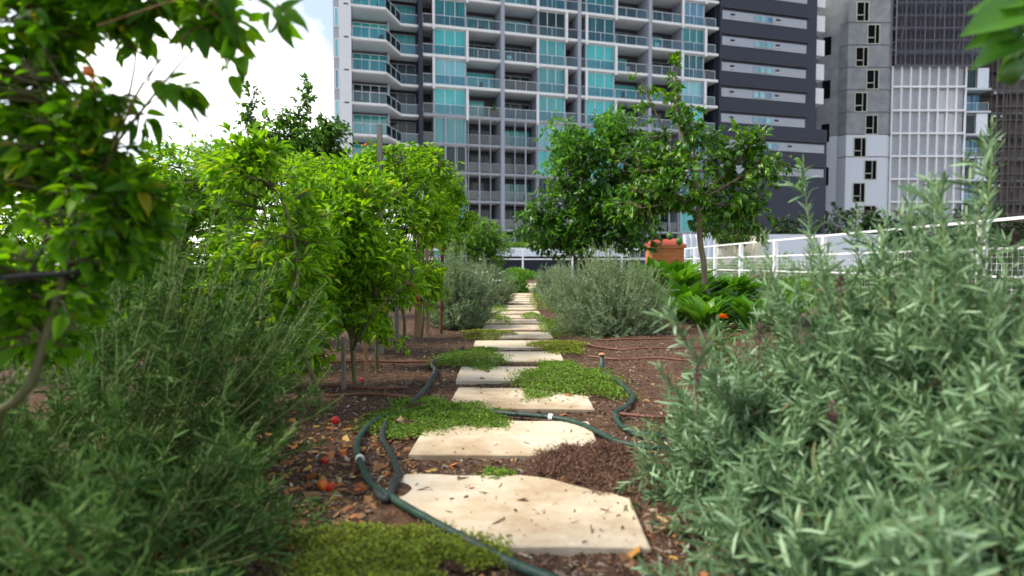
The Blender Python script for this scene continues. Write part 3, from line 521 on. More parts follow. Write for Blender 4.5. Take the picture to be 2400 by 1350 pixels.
for k in range(0, 10, 2):
    y0 = 74 + 53 * k * .985; MB().prism([(bx(1939), 2.1), (bx(1952), 1.6), (bx(1952), 1.9), (bx(1939), 2.4)], bz(y0 + 43), bz(y0)).build('window', M['hole'], ub)
# screened bay
gx0, gx1 = bx(2087), bx(2259)
MB().box(gx0, gx1, 1.1, 6, -13.9, bz(152)).build('screen_wall', M['mesh'], ub)
gr = MB()
for k in range(9):
    x = gx0 + (gx1 - gx0) * k / 8; gr.box(x - .09, x + .09, .55, .75, -13.8, bz(152))
for y in (200, 256, 310, 364, 418, 472, 526): gr.box(gx0, gx1, .5, 1.09, bz(y) - .12, bz(y) + .12)
gr.build('white_grid', M['white'], ub)
for (ax, y0, y1) in ((2200, 208, 252), (2222, 208, 252), (2198, 262, 306), (2222, 262, 306)):
    cu = MB()
    for q in range(4): x = bx(ax + q * 4.6); cu.lathe((x, 1.02, bz(y1)), [(.11, 0), (.11, bz(y0) - bz(y1))], 6)
    cu.build('curtain', M['white'], ub)
MB().box(gx0, bx(2420), 3.0, 9, bz(152) + .004, tz).build('unfinished_shell', M['brownfloor'], ub)
for k in range(0, 5): MB().box(gx0, bx(2420), 1.2, 3.0, bz(110 - 53 * k) - .15, bz(110 - 53 * k) + .15).build('raw_floor_slab', M['concrete'], ub)
# balconies beside the screen
MB().box(bx(2260), bx(2560), 4.0, 9, -13.9, bz(152)).build('back_wall', M['brownfloor'], ub)
for k in range(8):
    z = bz(204 + 54 * k); MB().box(gx1 + .1, bx(2322), .8, 4, z - .12, z + .12).build('balcony_slab', M['whitewall'], ub)
    MB().box(bx(2322) + .01, bx(2560), 1.6, 4, z - .12, z + .12).build('raw_floor_slab', M['concrete'], ub)
    if k % 2 == 0: MB().box(bx(2290), bx(2316), .9, 1.05, z + .13, z + 2.75).build('white_panel', M['panel'], ub); window(bx(2264), bx(2290) - .05, 1.2, z + .13, z + 2.7, ub, 1, 'door', 'creamframe')
    else: balustrade(bx(2264), bx(2318), z + .12, ub, 1.0, 'glass', h=1.1); window(bx(2264), bx(2316), 2.4, z + .13, z + 2.7, ub, 3, 'bluewin', 'darkmetal')
def scaffold(label, x0, x1, y, z0, z1, nx_, nz_, net=True, seed=1, m='steel'):
    o = empty('scaffold', ((x0 + x1) / 2, BY + y, z0), label, 'scaffold', 'scaffolds on the unfinished tower'); b = MB(); w = (x1 - x0) / 2; h = z1 - z0; g = np.random.default_rng(seed)
    for k in range(nx_ + 1):
        x = -w + 2 * w * k / nx_
        for yy in (0, .9): b.box(x - .05, x + .05, yy - .05, yy + .05, 0, h)
    for k in range(nz_ + 1):
        z = h * k / nz_; b.box(-w, w, -.04, .04, z - .05, z + .05); b.box(-w, w, .86, .94, z - .051, z + .049); b.box(-w, w, .1, .8, z - .14, z - .08)
    for k in range(nx_ // 2): x = -w + 2 * w * (2 * k + .5) / nx_; b.bar((x, -.06, h * g.random() * .5), (x + 2 * w / nx_, -.06, h * (.5 + .5 * g.random())), .06, .06, up=(0, 1, 0))
    b.build('pipe_frame', M[m], o)
    if net: MB().box(-w - .05, w + .05, -.20, -.18, -.2, h).build('netting', M['netting'], o)
    return o
scaffold('netted scaffold wrapped round the top of the unfinished tower above the white grid', bx(2090), bx(2290), .3, bz(150), tz, 9, 12, True, 2)
sc2 = scaffold('tall bare scaffold at the edge of the unfinished tower beside its balconies', bx(2326), bx(2420), .2, -13.9, tz, 6, 34, False, 3, 'darksteel')
for k in range(12):
    lz = bz(215 + 55 * (k // 2)); o = tag(MB().lathe((0, 0, 0), [(.001, 0), (.16, .02), (.2, .2), (.1, .3), (.001, .32)], 10).build('work_lamp', M['lamp']), ('upper' if k < 4 else 'lower') + ' white work lamp hung between the floors of the unfinished tower', 'lamp', 'white work lamps on the unfinished tower')
    o.location = (bx(2336 + 16 * (k % 2)), BY + 1.2, lz)

# ------------------------------------------------------------------ edge of the garden: rails, walls, neighbours
RX = 7.62; zt, zm, zb = 1.285, .835, .395
rail = empty('white_railing', (RX, 0, 0), 'white railing with wire mesh infill running along the right side of the garden', 'railing')
PY = [3.5, 6.2, 9.7, 12.3, 14.6, 17.3, 19.9, 22.4, 24.9, 27.6]
for z, w in ((zt, .045), (zm, .038), (zb, .034)): MB().bar((0, 3.0, z), (0, 27.6, z), w, w).build('rail', M['rail'], rail)
for y in PY: MB().box(-.055, .055, y - .055, y + .055, -.1, zt - .03).build('post', M['rail'], rail)
b = MB()
for y in np.arange(3.1, 27.5, .10): b.box(-.002, .002, y - .002, y + .002, -.05, zm)
for z in np.arange(0.0, zm, .10): b.box(-.0025, .0025, 3.1, 27.5, z - .002, z + .002)
b.build('wire_mesh', M['rail'], rail)
er = empty('white_railing', (0, 27.75, 0), 'white railing across the far end of the garden path', 'railing')
for z in (zt, zm): MB().box(-6.5, RX - .06, -.03, .03, z - .028, z + .028).build('rail', M['rail'], er)
for x in np.arange(-6.4, RX - .5, 2.3): MB().box(x - .04, x + .04, -.04, .04, -.1, zt - .03).build('post', M['rail'], er)
pw = empty('planter_wall', (2.0, 33, 0), 'long white planter wall beyond the far railing, dry plants along its top', 'wall')
a0, a1 = P(1130, 600, 33)[0] - 2, P(1475, 600, 33)[0] - 2; zt2, zb2 = P(1200, 581, 33)[2], P(1200, 601, 33)[2]
MB().box(a0, a1, -.3, .9, zb2, zt2).build('white_coping', M['panel'], pw); MB().box(a0 + .1, a1 - .1, -.1, .85, -13.9, zb2 - .004).build('recessed_base', M['recess'], pw)
def clump(name, label, cat, c, rx, ry, rz, n, ll, leaf, seed, down=0.0, group=None):
    g = np.random.default_rng(seed); o = empty(name, c, label, cat, group); u = unit(g.normal(size=(n, 3))) * g.random((n, 1)) ** .4; u[:, 2] = np.abs(u[:, 2]) if not down else u[:, 2]
    p = u * (rx, ry, rz) * (1 + .3 * n3(u, 3, seed))[:, None]; d = unit(g.normal(0, .6, (n, 3)) + u + (0, 0, .4 - down)); B = MB(); spread(B, g, p, d, unit(g.normal(0, .5, (n, 3)) + (0, 0, 1)), g.uniform(*ll, n), .4, LEAF2); B.build('leaves', leaf, o)
    S_ = MB(); q = p[g.choice(n, min(n, 60))]; S_.tubes(np.stack([q * .05, q * .5 + (0, 0, .02), q], 1), .006, 4); S_.build('stems', M['woody'], o); return o
for k, (px, m, lb) in enumerate([(1215, 'moss', 'green plants over the left of the white planter wall'), (1255, 'brownplant', 'brown dry plants on the white planter wall'), (1300, 'brownplant', 'brown dry plants on the planter wall near the round tree'), (1345, 'moss', 'green plants on the planter wall behind the round tree trunk')]):
    c = P(px, 581, 33.2); clump('planter_shrub', lb, 'plant', c, .65, .4, .28, 900, (.08, .16), M[m], 40 + k, group='plants on the planter wall')
# neighbour's corrugated panel, cream walls and hanging plants beyond the rail
cp = empty('corrugated_panel', P(1638, 560, 31) * (1, 1, 0), 'white corrugated metal panel standing behind the orange box and railing', 'panel')
w = 38 / F * 31; t = np.linspace(-w, w, 160); z1 = P(1638, 549, 31)[2]; V = []
for yo in (0, .03):
    for z in (-13.9, z1): V.append(np.stack([t, .05 * np.clip(1.6 * np.sin(t * 21), -1, 1) + yo, t * 0 + z], 1))
k = np.arange(159); b = MB(); n = 160
for (q0, q1) in ((0, 1), (3, 2), (1, 3)): b.add(np.vstack([V[q0], V[q1]]), np.stack([k, k + 1, k + 1 + n, k + n], 1))
b.build('sheet', M['panel'], cp)
cw = empty('garden_wall', P(1760, 560, 34) * (1, 1, 0), 'cream and white wall under hanging plants behind the right hand railing', 'wall')
xw = 100 / F * 34; zt3 = P(1700, 553, 34)[2]; MB().box(-xw * .85, xw * .3, 0, .4, -13.9, zt3).build('cream_wall', M['cream'], cw); MB().box(xw * .3 + .01, xw * 3, .1, .5, -13.9, zt3 + .1).build('white_wall', M['whitewall'], cw)
for k in range(3): x = (-.75 + .42 * k) * xw; MB().box(x - .12, x + .12, -.3, -.004, -13.9, zt3 - .05).build('pier', M['cream'], cw)
g = np.random.default_rng(9); hp = empty('hanging_plant', P(1715, 553, 33.6), 'fringe of green plants hanging over the cream wall behind the lime tree trunk', 'plant'); n = 2600
p = np.stack([g.uniform(-.9, .95, n), g.normal(-.05, .12, n), -np.abs(g.normal(0, .22, n)) + .12], 1); p[:, 2] *= (.5 + .7 * np.abs(np.sin(p[:, 0] * 3.2))); B = MB(); spread(B, g, p, unit(g.normal(0, .35, (n, 3)) + (0, -.3, -1)), unit(g.normal(0, 1, (n, 3)) + (0, -1, .5)), g.uniform(.08, .2, n), .35, LEAF2); B.build('leaves', M['hedge'], hp)
# ================================================================== PATH
rng = np.random.default_rng(21)
names = ['nearest cream stepping stone with soil over its corners and a hose at its edge', 'cream stepping stone between two hoses with dead brown creeper on its right corner', 'cream stepping stone with a green hose crossing just in front of it', 'cream stepping stone whose right half is overgrown by bright green creeper', 'cream stepping stone with creeper over its left corner beside the tan capped riser', 'cream stepping stone with orange bits, between olive creeper and small green creeper', 'cream stepping stone with olive creeper on its left end', 'cream stepping stone right of the left lavender, eighth from the front', 'cream stepping stone level with the foot of the round lavender, ninth along', 'cream stepping stone beside the red stemmed chard, tenth along', 'thin sliver of stepping stone just past the red stemmed chard', 'stepping stone twelfth along, by the second lavender on the right', 'stepping stone thirteenth along, by the white flowered plant', 'stepping stone fourteenth along, short of the small bright green bush', 'stepping stone beside the small bright green bush', 'pale stepping stone where the path bends past the bright green bush', 'stepping stone beyond the bend of the path', 'pale stepping stone two thirds along, before the far lavenders close in'] + ['tiny far stepping stone in the last stretch of path before the railing'] * 12
for k in range(30):
    y0 = 1.222 + .591 * k; cx = -.031 + .0107 * (y0 + .2) + rng.normal(0, .012); w, dp = .30, .41 + rng.normal(0, .008)
    if k == 2: cx += .03
    if k > 16: cx += .022 * (k - 16)
    pts = []
    cn = [(-w, 0), (w, 0), (w, dp), (-w, dp)]
    for q in range(4):
        a, c = np.array(cn[q]), np.array(cn[(q + 1) % 4])
        for t in np.linspace(0, 1, 14)[:-1]: pts.append(a + (c - a) * t)
    pts = np.array(pts); rough = .0014; pts += np.random.default_rng(k).normal(0, rough, pts.shape) * (.5 + (n3(np.c_[pts, pts[:, :1]], 9, k) > .3))[:, None]
    if k == 2:
        for q in range(len(pts)): pts[q, 1] = min(pts[q, 1], .41 - max(0, pts[q, 0] - .02) * .58 + np.random.default_rng(q).normal(0, .003))
    if k == 0:
        for q in range(len(pts)):
            if pts[q, 1] < .27: pts[q, 0] = max(pts[q, 0], -.30 + (.27 - pts[q, 1]) * .78 + np.random.default_rng(q).normal(0, .004))
    if k == 0:      # broken corners of the first stone
        for q in range(len(pts)):
            x, y = pts[q]; lim = .41 - max(0, (x - .06)) * .62
            if y > lim: pts[q, 1] = lim + np.random.default_rng(q).normal(0, .004)
    a = rng.normal(0, R(.8)); ca, sa = math.cos(a), math.sin(a); n = len(pts); ins = np.array([0, dp / 2]) + (pts - (0, dp / 2)) * (1 - .004 / .3)
    V = np.vstack([np.c_[pts, np.full(n, -.045)], np.c_[pts, np.full(n, -.003)], np.c_[ins, np.zeros(n)]]); i = np.arange(n); jn = (i + 1) % n
    b = MB(); b.add(V, np.stack([i, jn, jn + n, i + n], 1)); b.add(V, np.stack([i + n, jn + n, jn + 2 * n, i + 2 * n], 1)); b.add(V[2 * n:], [list(range(n))])
    o = tag(b.build('stepping_stone', M['stone']), names[k], 'stepping stone', 'cream stepping stones of the path'); o.location = (cx, y0, .001 * (k % 3)); o.rotation_euler = (rng.normal(0, .004), rng.normal(0, .004), a)
# wood chips, litter and bits lying about
def scatter(name, mat, n, box, size, seed, flat=.35, onstone=0.1, elong=2.2):
    g = np.random.default_rng(seed); u = g.random((n, 2)); y = 1 / (1 / box[2] + u[:, 1] * (1 / box[3] - 1 / box[2])); x = box[0] + (box[1] - box[0]) * u[:, 0]
    z = gz(x, y); on = (np.abs(x - .0107 * y + .031) < .32) & (((y - 1.222) % .591) < .42) & (y > 1.2); keep = ~on | (g.random(n) < onstone); x, y, z, on = x[keep], y[keep], z[keep], on[keep]
    z = np.where(on, np.maximum(z, .002), z); n = len(x); s = size * np.exp(g.normal(0, .45, n)); a = g.uniform(0, 6.28, n); til = g.normal(0, .35, (n, 2))
    T = np.array([(-1, -.5, 0), (1, -.35, 0), (.9, .5, 0), (-.8, .4, 0), (-.6, -.3, 1), (.7, -.2, .8), (.5, .3, 1), (-.6, .25, .9)]) + g.normal(0, .12, (n, 8, 3)); T = T * (s[:, None] * (1, 1 / elong * 1.4, flat))[:, None, :] if False else T * np.stack([s, s / elong * 1.4, s * flat], 1)[:, None]
    ca, sa = np.cos(a)[:, None], np.sin(a)[:, None]; X_, Y_ = T[..., 0] * ca - T[..., 1] * sa, T[..., 0] * sa + T[..., 1] * ca; Z_ = T[..., 2] + X_ * til[:, :1] + Y_ * til[:, 1:]
    V = np.stack([X_ + x[:, None], Y_ + y[:, None], Z_ + z[:, None] + .001], -1); b = MB(); b.add(V.reshape(-1, 3), (BOXF[None] + (np.arange(n) * 8)[:, None, None]).reshape(-1, 4)); return tag(b.build(name, mat), kind='stuff')
scatter('wood_chip_mulch', M['chips'], 85000, (-1.6, 2.2, .8, 8.0), .0048, 1, .3, .004)
scatter('leaf_litter', M['litter'], 1500, (-1.2, .9, .8, 6.0), .009, 2, .18, .03, 1.6)
scatter('soil_crumbs', M['soil'], 3000, (-.36, .36, 1.0, 4.5), .0022, 4, .6, .12, 1.5)
scatter('leaf_litter', M['litter'], 900, (-.85, -.28, 1.15, 2.3), .010, 6, .18, 0, 1.5)
scatter('fallen_twigs', M['brownstem'], 260, (-.5, .5, .95, 3.2), .011, 7, .12, .35, 7)
# ground cover clumps
cover('front clump of mossy green creeper at the bottom edge beside the hose', 905, 1318, 300, 95, .036, M['mossolive'], 1, 15000, (.006, .013), dead=.06)
cover('wide clump of green and brown creeper left of the second stone', 1012, 982, 190, 50, .030, M['moss'], 2, 10000, (.008, .015), dead=.24)
cover('large bright green clump of creeper over the right half of a stone', 1330, 897, 150, 50, .05, M['moss'], 3, 10000, (.009, .017))
cover('bright green clump of creeper left of the path where the black hose goes', 1105, 843, 100, 28, .045, M['moss'], 4, 6000, (.009, .017))
cover('patch of dead brown creeper beside the two nearest stones', 1385, 1095, 145, 66, .010, M['dead'], 5, 9500, (.005, .010), dead=.5, strands=True, flat=.35)
cover('low olive and green clump right of the path near the tan cap', 1312, 814, 78, 18, .035, M['mossolive'], 6, 3500)
cover('olive brown creeper at the foot of the left lavender', 1140, 785, 72, 14, .035, M['mossolive'], 7, 3000, dead=.2)
cover('strip of green creeper along the foot of the round lavender', 1300, 768, 50, 24, .05, M['moss'], 8, 3000)
cover('green creeper left of the path before the red stemmed chard', 1153, 752, 56, 16, .06, M['moss'], 9, 2600)
cover('tall strip of green creeper right of the path by the second lavender', 1275, 715, 36, 30, .06, M['moss'], 10, 3500)
cover('small green creeper beside the red stemmed chard', 1160, 727, 42, 10, .06, M['moss'], 11, 1800)
cover('far green creeper on the left edge of the path', 1183, 694, 26, 14, .06, M['moss'], 12, 1600)
cover('far green creeper on the right edge of the path', 1256, 686, 26, 12, .06, M['moss'], 13, 1600)
cover('tiny green tuft in the gap in front of the second stone', 1165, 1112, 46, 14, .012, M['moss'], 14, 170)
cover('small green clump right of the path beside the third lavender', 1246, 742, 30, 8, .05, M['moss'], 15, 1200)

# ------------------------------------------------------------------ hoses
def hose(name, label, pts, r, m, lift=0.0, group=None):
    g3 = []
    for p in pts: g = G(p[0], p[1], 0.01); g3.append((g[0], g[1], 0))
    c = curve(g3, 14 * len(pts)); c[:, 2] = np.maximum(gz(c[:, 0], c[:, 1]), lift) + r * .8; c[1:-1, :2] += .0022 * np.random.default_rng(int(abs(pts[0][0]))).normal(size=(len(c) - 2, 2)) * 0.4; c[2:-2, 2] = sum(c[2 + k:len(c) - 2 + k, 2] for k in (-2, -1, 0, 1, 2)) / 5
    o = empty(name, (c[0][0], c[0][1], 0), label, 'hose', group); MB().tubes(c - np.array((c[0][0], c[0][1], 0)), r, 10, cap=True).build('pipe', m, o, True); o['n'] = 0; return o, c
h1, c1 = hose('garden_hose', 'thick green garden hose curving along the left of the nearest stone', [(1330, 1368), (1270, 1345), (1190, 1313), (1110, 1272), (1000, 1213), (915, 1163), (868, 1130), (846, 1085), (836, 1045), (852, 1008), (890, 980), (950, 960)], .0100, M['green_hose'], .0)
h2, c2 = hose('garden_hose', 'short dark rubber hose looping beside the green hose on the left', [(880, 1150), (905, 1168), (925, 1135), (932, 1105), (918, 1065), (896, 1025), (905, 990)], .0105, M['black_hose'])
h3, c3 = hose('garden_hose', 'black hose on the soil left of the bright green clump', [(960, 945), (990, 920), (1010, 893), (1020, 868), (1016, 850), (1060, 832), (1085, 815)], .012, M['black_hose'])
h4, c4 = hose('garden_hose', 'green hose running across the gap and away to the right lavender', [(1150, 963), (1195, 968), (1250, 972), (1310, 979), (1360, 991), (1405, 1012), (1450, 1034), (1530, 1047), (1640, 1050)], .0092, M['green_hose'], .0)
h5, c5 = hose('garden_hose', 'dark green hose bent like a hook in front of the right lavender', [(1415, 872), (1440, 888), (1470, 912), (1483, 932), (1465, 952), (1442, 968), (1455, 995), (1490, 1012), (1560, 1022)], .0098, M['green_hose'])
for (o, c, q) in ((h1, c1, .66), (h4, c4, .34)):
    k = int(len(c) * q); d = unit(c[k + 1] - c[k - 1]); B = MB(); B.tubes(np.array([c[k] - d * .008, c[k], c[k] + d * .008]) - np.array(o.location), .0135, 10, cap=True); B.build('clamp', M['rail'], o, True)
for k, (lb, pts) in enumerate([('brown drip pipe at the far left under the tall peppers', [(640, 848), (760, 852), (880, 848), (1012, 845)]), ('thin brown drip pipe behind the nearest pepper stems', [(700, 912), (780, 906), (880, 908), (955, 905)]), ('reddish drip pipe ending in the wide creeper clump', [(775, 928), (820, 922), (880, 921), (960, 928)]), ('brown drip pipe just in front of the round lavender', [(1345, 798), (1400, 811), (1470, 819), (1560, 820), (1700, 818)]), ('brown drip pipe starting beside the tan capped riser', [(1378, 833), (1440, 840), (1520, 842), (1640, 850), (1760, 852)]), ('short tan drip pipe stub joined to the hook shaped hose', [(1452, 967), (1490, 971), (1540, 975), (1600, 975)]), ('thin drip pipe right of the path behind the others', [(1400, 796), (1500, 797), (1640, 797)])]):
    hose('drip_pipe', lb, pts, .007, M['brown_hose'], group='brown drip pipes across the beds')
g = G(1411, 862); ri = empty('sprinkler_riser', (g[0], g[1], -.02), 'dark green sprinkler riser with a tan cap standing right of the path', 'sprinkler')
MB().lathe((0, 0, 0), [(.016, 0), (.016, .05), (.012, .052), (.012, .092), (.001, .092)], 14).build('pipe', M['riser'], ri, True); MB().lathe((0, 0, .0925), [(.001, 0), (.019, .0), (.021, .006), (.014, .011), (.001, .012)], 16).build('cap', M['cap'], ri, True)
def fruit_on_ground(px, py, r, m, label, name='fallen_pepper', cat='pepper'):
    g = G(px, py, .01); z = float(gz(g[0], g[1])); a = np.linspace(-math.pi / 2, math.pi / 2, 9); o = empty(name, (g[0], g[1], z + r * .7), label, cat, 'fallen fruit under the pepper plants')
    MB().lathe((0, 0, 0), [(max(.0008, r * math.cos(x) * (1.0 - .12 * math.sin(x * 3))), r * .9 * math.sin(x) - (r * .15 if i == 8 else 0)) for i, x in enumerate(a)], 14).build('flesh', M[m], o, True)
    MB().tubes(curve([(0, 0, r * .7), (.002, 0, r * 1.1), (.006, .002, r * 1.4)], 5), .0014, 5).build('stalk', M['pepstem'], o); o.rotation_euler = (px * .37 % 1.2, py * .21 % 1.1, px % 6)
fruit_on_ground(787, 986, .0165, 'redfruit', 'shiny red fallen pepper under the nearest pepper stem'); fruit_on_ground(848, 888, .010, 'redfruit', 'small red fallen pepper between the dark pepper stems'); fruit_on_ground(748, 966, .010, 'orangefruit', 'small orange fallen pepper next to the shiny red one')
fruit_on_ground(757, 1126, .016, 'orangefruit', 'squashed orange red pepper on the soil left of the hose loop'); fruit_on_ground(805, 1052, .011, 'orangefruit', 'yellow orange fruit on the soil above the hose clamp'); fruit_on_ground(760, 1073, .010, 'redfruit', 'little red fruit on the soil left of the hose clamp'); fruit_on_ground(775, 1125, .012, 'redfruit', 'red fruit touching the squashed orange pepper')

# ================================================================== PLANTS
# lavenders
def gb(px, py): g = G(px, py); return (g[0], g[1], -.01)
lavender('lavender_bush', 'round silver green lavender bush right of the path, whole and sharp', gb(1432, 780), .55, .80, 31, M['lavc'], 820, (.018, .034), .013, leafy=.5, low=-.02, amp=.10, ry=.5, cat='lavender')
lavender('lavender_bush', 'silver lavender behind and left of the round bush', (P(1335, 700, 7.6)[0], 7.6, -.01), .40, .62, 32, M['lavc'], 420, (.022, .04), .018, group='lavender bushes along the path')
lavender('lavender_bush', 'small far lavender at the right edge of the path', (P(1300, 660, 12)[0], 12, -.01), .50, .60, 33, M['lavc'], 380, (.03, .05), .025, group='lavender bushes along the path')
lavender('lavender_bush', 'pale lavender left of the path behind the rusty stake', (P(1070, 700, 5.6)[0], 5.6, -.01), .36, .74, 34, M['lavc'], 620, (.022, .04), .014, group='lavender bushes along the path')
lavender('lavender_bush', 'lavender left of the path behind the white flowered plant', (P(1140, 690, 8.8)[0], 8.8, -.01), .46, .70, 35, M['lavc'], 450, (.025, .045), .02, group='lavender bushes along the path')
lavender('lavender_bush', 'far lavender left of the path by the bright green bush', (P(1150, 660, 13)[0], 13, -.01), .52, .75, 36, M['lavc'], 380, (.03, .055), .026, group='lavender bushes along the path')
def lift(px, py, Y): return P(px, py, Y)
lavender('lavender_bush', 'big grey green lavender bush filling the right corner, flower spikes on top', (.92, 1.36, -.02), .52, .70, 37, M['lavr'], 470, (.030, .052), .0115, lw=.14, sprigs=3.2, tm=STRAP, leafy=.6, low=-.05, ry=.5, tilt=(.02, .0), spikes=5, stem='lavstem',
         tall=[lift(1882, 372, 1.55), lift(1790, 540, 1.5), lift(1562, 705, 1.3), lift(2010, 480, 1.5), lift(2080, 530, 1.4), lift(1540, 850, 1.25), lift(2170, 450, 1.3)], spk_xy=[lift(1950, 990, 1.02), lift(1635, 900, 1.16), lift(1970, 690, 1.2), lift(1780, 800, 1.25)])
lavender('lavender_bush', 'tall lavender at the right edge of the frame, nearest and most blurred', (1.12, 1.12, -.02), .46, .72, 38, M['lavr'], 340, (.034, .058), .0115, lw=.12, tm=STRAP, leafy=.6, low=.05, tilt=(-.05, 0), spikes=2, tall=[lift(2200, 450, 1.15), lift(2290, 490, 1.1), lift(2130, 520, 1.15)])
lavender('lavender_bush', 'low lavender hanging over the right side of the nearest stone', (.62, 1.47, -.02), .30, .40, 39, M['lavr'], 230, (.030, .052), .012, lw=.145, tm=STRAP, leafy=.65, low=-.03)
lavender('lavender_bush', 'low green lavender in the bottom right corner', (.70, 1.04, -.02), .36, .34, 40, M['lavr'], 260, (.034, .058), .0125, lw=.145, tm=STRAP, leafy=.65, low=-.05)
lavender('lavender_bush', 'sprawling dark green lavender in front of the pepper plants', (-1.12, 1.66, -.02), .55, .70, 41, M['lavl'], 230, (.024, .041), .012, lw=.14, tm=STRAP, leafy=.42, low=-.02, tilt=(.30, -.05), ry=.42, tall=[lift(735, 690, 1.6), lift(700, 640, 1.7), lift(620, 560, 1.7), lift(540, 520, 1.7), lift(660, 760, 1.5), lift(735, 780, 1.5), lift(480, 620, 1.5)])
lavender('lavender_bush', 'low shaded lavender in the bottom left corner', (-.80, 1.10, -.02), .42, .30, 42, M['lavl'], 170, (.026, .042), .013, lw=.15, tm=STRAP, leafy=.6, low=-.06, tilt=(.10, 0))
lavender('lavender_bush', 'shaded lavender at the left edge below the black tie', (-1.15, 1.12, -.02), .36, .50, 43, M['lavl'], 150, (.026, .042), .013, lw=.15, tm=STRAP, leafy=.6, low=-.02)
# pepper plants along the left of the path
PG = 'pepper plants growing along the left of the path'
def pep(label, bpx, bpy, Y, boxes, seed, n, Ll=(.036, .070), dy=0, base=None, r=.011, leaf='pepper', droop=.25, extra=2, lpt=8, gap=-.16, fr=(), fm='darkred', ratio=.37):
    bs_ = base or gb(bpx, bpy)
    return woody_plant('pepper_plant', label, 'pepper plant', (bs_[0], bs_[1], -.02), pxblobs(Y, boxes, dy), seed, M[leaf], M['pepstem'], r,   .42, int(n * 2.2), lpt, Ll, ratio, droop, LEAF, PG, gap=gap, gf=8.5, twig_r=.0016, extra=extra, star=1, spur=.5, fruits=[(P(*f[:3]), f[3], f[4]) for f in fr], fruit_mat=M[fm], fruit_name='chilli')
pep('bright pepper plant nearest the path, its forked stem seen through gaps', 768, 985, 2.35, [(475, 330, 740, 540), (500, 480, 790, 740), (560, 345, 700, 430, 1.5), (480, 640, 760, 840, 1.3)], 51, 330, fr=[(670, 605, 2.2, .010, 1.5)])
pep('bright pepper plant second along, its lowest leaves over the soil', 832, 905, 2.9, [(690, 400, 950, 600), (740, 560, 985, 760), (790, 620, 930, 790, .6), (690, 600, 830, 780, .6)], 52, 330, fr=[(980, 700, 2.75, .009, 2.0)])
pep('bright pepper plant third along, pointed leaves reaching toward the path', 886, 866, 3.4, [(700, 375, 930, 490), (830, 470, 1000, 640), (850, 600, 990, 730, 1.2), (880, 690, 985, 810, .7)], 53, 330)
pep('tall pepper plant beside the grey stake', 945, 822, 4.0, [(820, 335, 1030, 480), (880, 430, 1060, 610), (860, 560, 1000, 730, 1.0)], 54, 330, fr=[(857, 340, 3.9, .010, 1.0)], fm='orangefruit')
pep('tall dark leaved pepper plant behind the twin timber stakes', 985, 796, 4.8, [(930, 345, 1060, 450), (960, 440, 1075, 560), (930, 560, 1045, 720, 1.3)], 55, 300)
pep('pepper plant above the rusty stake, farthest along the row', 1042, 762, 6.0, [(1000, 385, 1085, 490), (1030, 450, 1120, 545), (1005, 520, 1090, 620), (990, 600, 1060, 700, .6)], 56, 240)
pep('pepper plant in the back row behind the forked stem', 0, 0, 3.2, [(270, 340, 560, 540), (300, 480, 580, 720), (270, 600, 560, 830)], 57, 460, base=(-1.78, 3.2))
pep('pepper plant in the back row left of the dark citrus tree', 0, 0, 4.5, [(560, 365, 800, 480), (600, 420, 800, 560)], 58, 260, base=(-1.65, 4.5))
pep('pepper plant behind the big foreground plant', 0, 0, 2.1, [(90, 400, 400, 650), (40, 560, 400, 850), (-90, 660, 160, 930, .9)], 59, 480, base=(-1.42, 2.1))
pep('pepper plant at the left edge behind the foreground leaves', 0, 0, 3.0, [(-80, 350, 290, 640), (-120, 560, 260, 820)], 60, 420, base=(-2.2, 3.0))
pep('pepper plant between the forked stem and the grey stake, behind both', 0, 0, 3.9, [(640, 365, 860, 520), (660, 460, 900, 640), (700, 600, 900, 760, .7)], 63, 300, base=(-1.15, 3.9))
pep('low bushy pepper plant between the sprawling lavender and the row of stakes', 0, 0, 2.7, [(540, 540, 770, 740), (600, 660, 800, 880, .7), (440, 640, 640, 830, .8)], 64, 330, base=(-1.0, 2.7))
pep('pepper plant in the back row seen between the big foreground plant and the forked stem', 0, 0, 4.2, [(380, 400, 640, 620), (230, 440, 460, 660), (420, 540, 660, 720)], 65, 330, base=(-2.3, 4.2))
pep('pepper plant deepest in the bed, under the open sky', 0, 0, 5.4, [(380, 335, 640, 490)], 61, 240, base=(-2.65, 5.4))
# the shaded plant close on the left
FB = P(-60, 1150, 1.02)
fb = (FB[0], FB[1], -.02); tp = [np.array(fb), P(-10, 985, 1.02), P(60, 930, 1.02), P(118, 760, 1.04), P(165, 600, 1.06), P(262, 350, 1.06)]
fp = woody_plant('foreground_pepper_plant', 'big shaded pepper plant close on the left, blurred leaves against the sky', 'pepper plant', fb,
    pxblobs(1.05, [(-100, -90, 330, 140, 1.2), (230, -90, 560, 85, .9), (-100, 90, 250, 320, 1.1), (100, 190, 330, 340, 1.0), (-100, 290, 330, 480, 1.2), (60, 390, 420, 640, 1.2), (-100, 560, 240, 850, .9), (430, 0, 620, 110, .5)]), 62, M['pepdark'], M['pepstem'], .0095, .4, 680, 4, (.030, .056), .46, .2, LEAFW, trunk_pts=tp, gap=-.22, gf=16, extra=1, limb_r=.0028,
    fruits=[(P(208, 168, 1.0), .0085, .95)], fruit_mat=M['orangefruit'])
g = np.random.default_rng(77); S_ = MB(); Lf = MB(); off = np.array(fb)
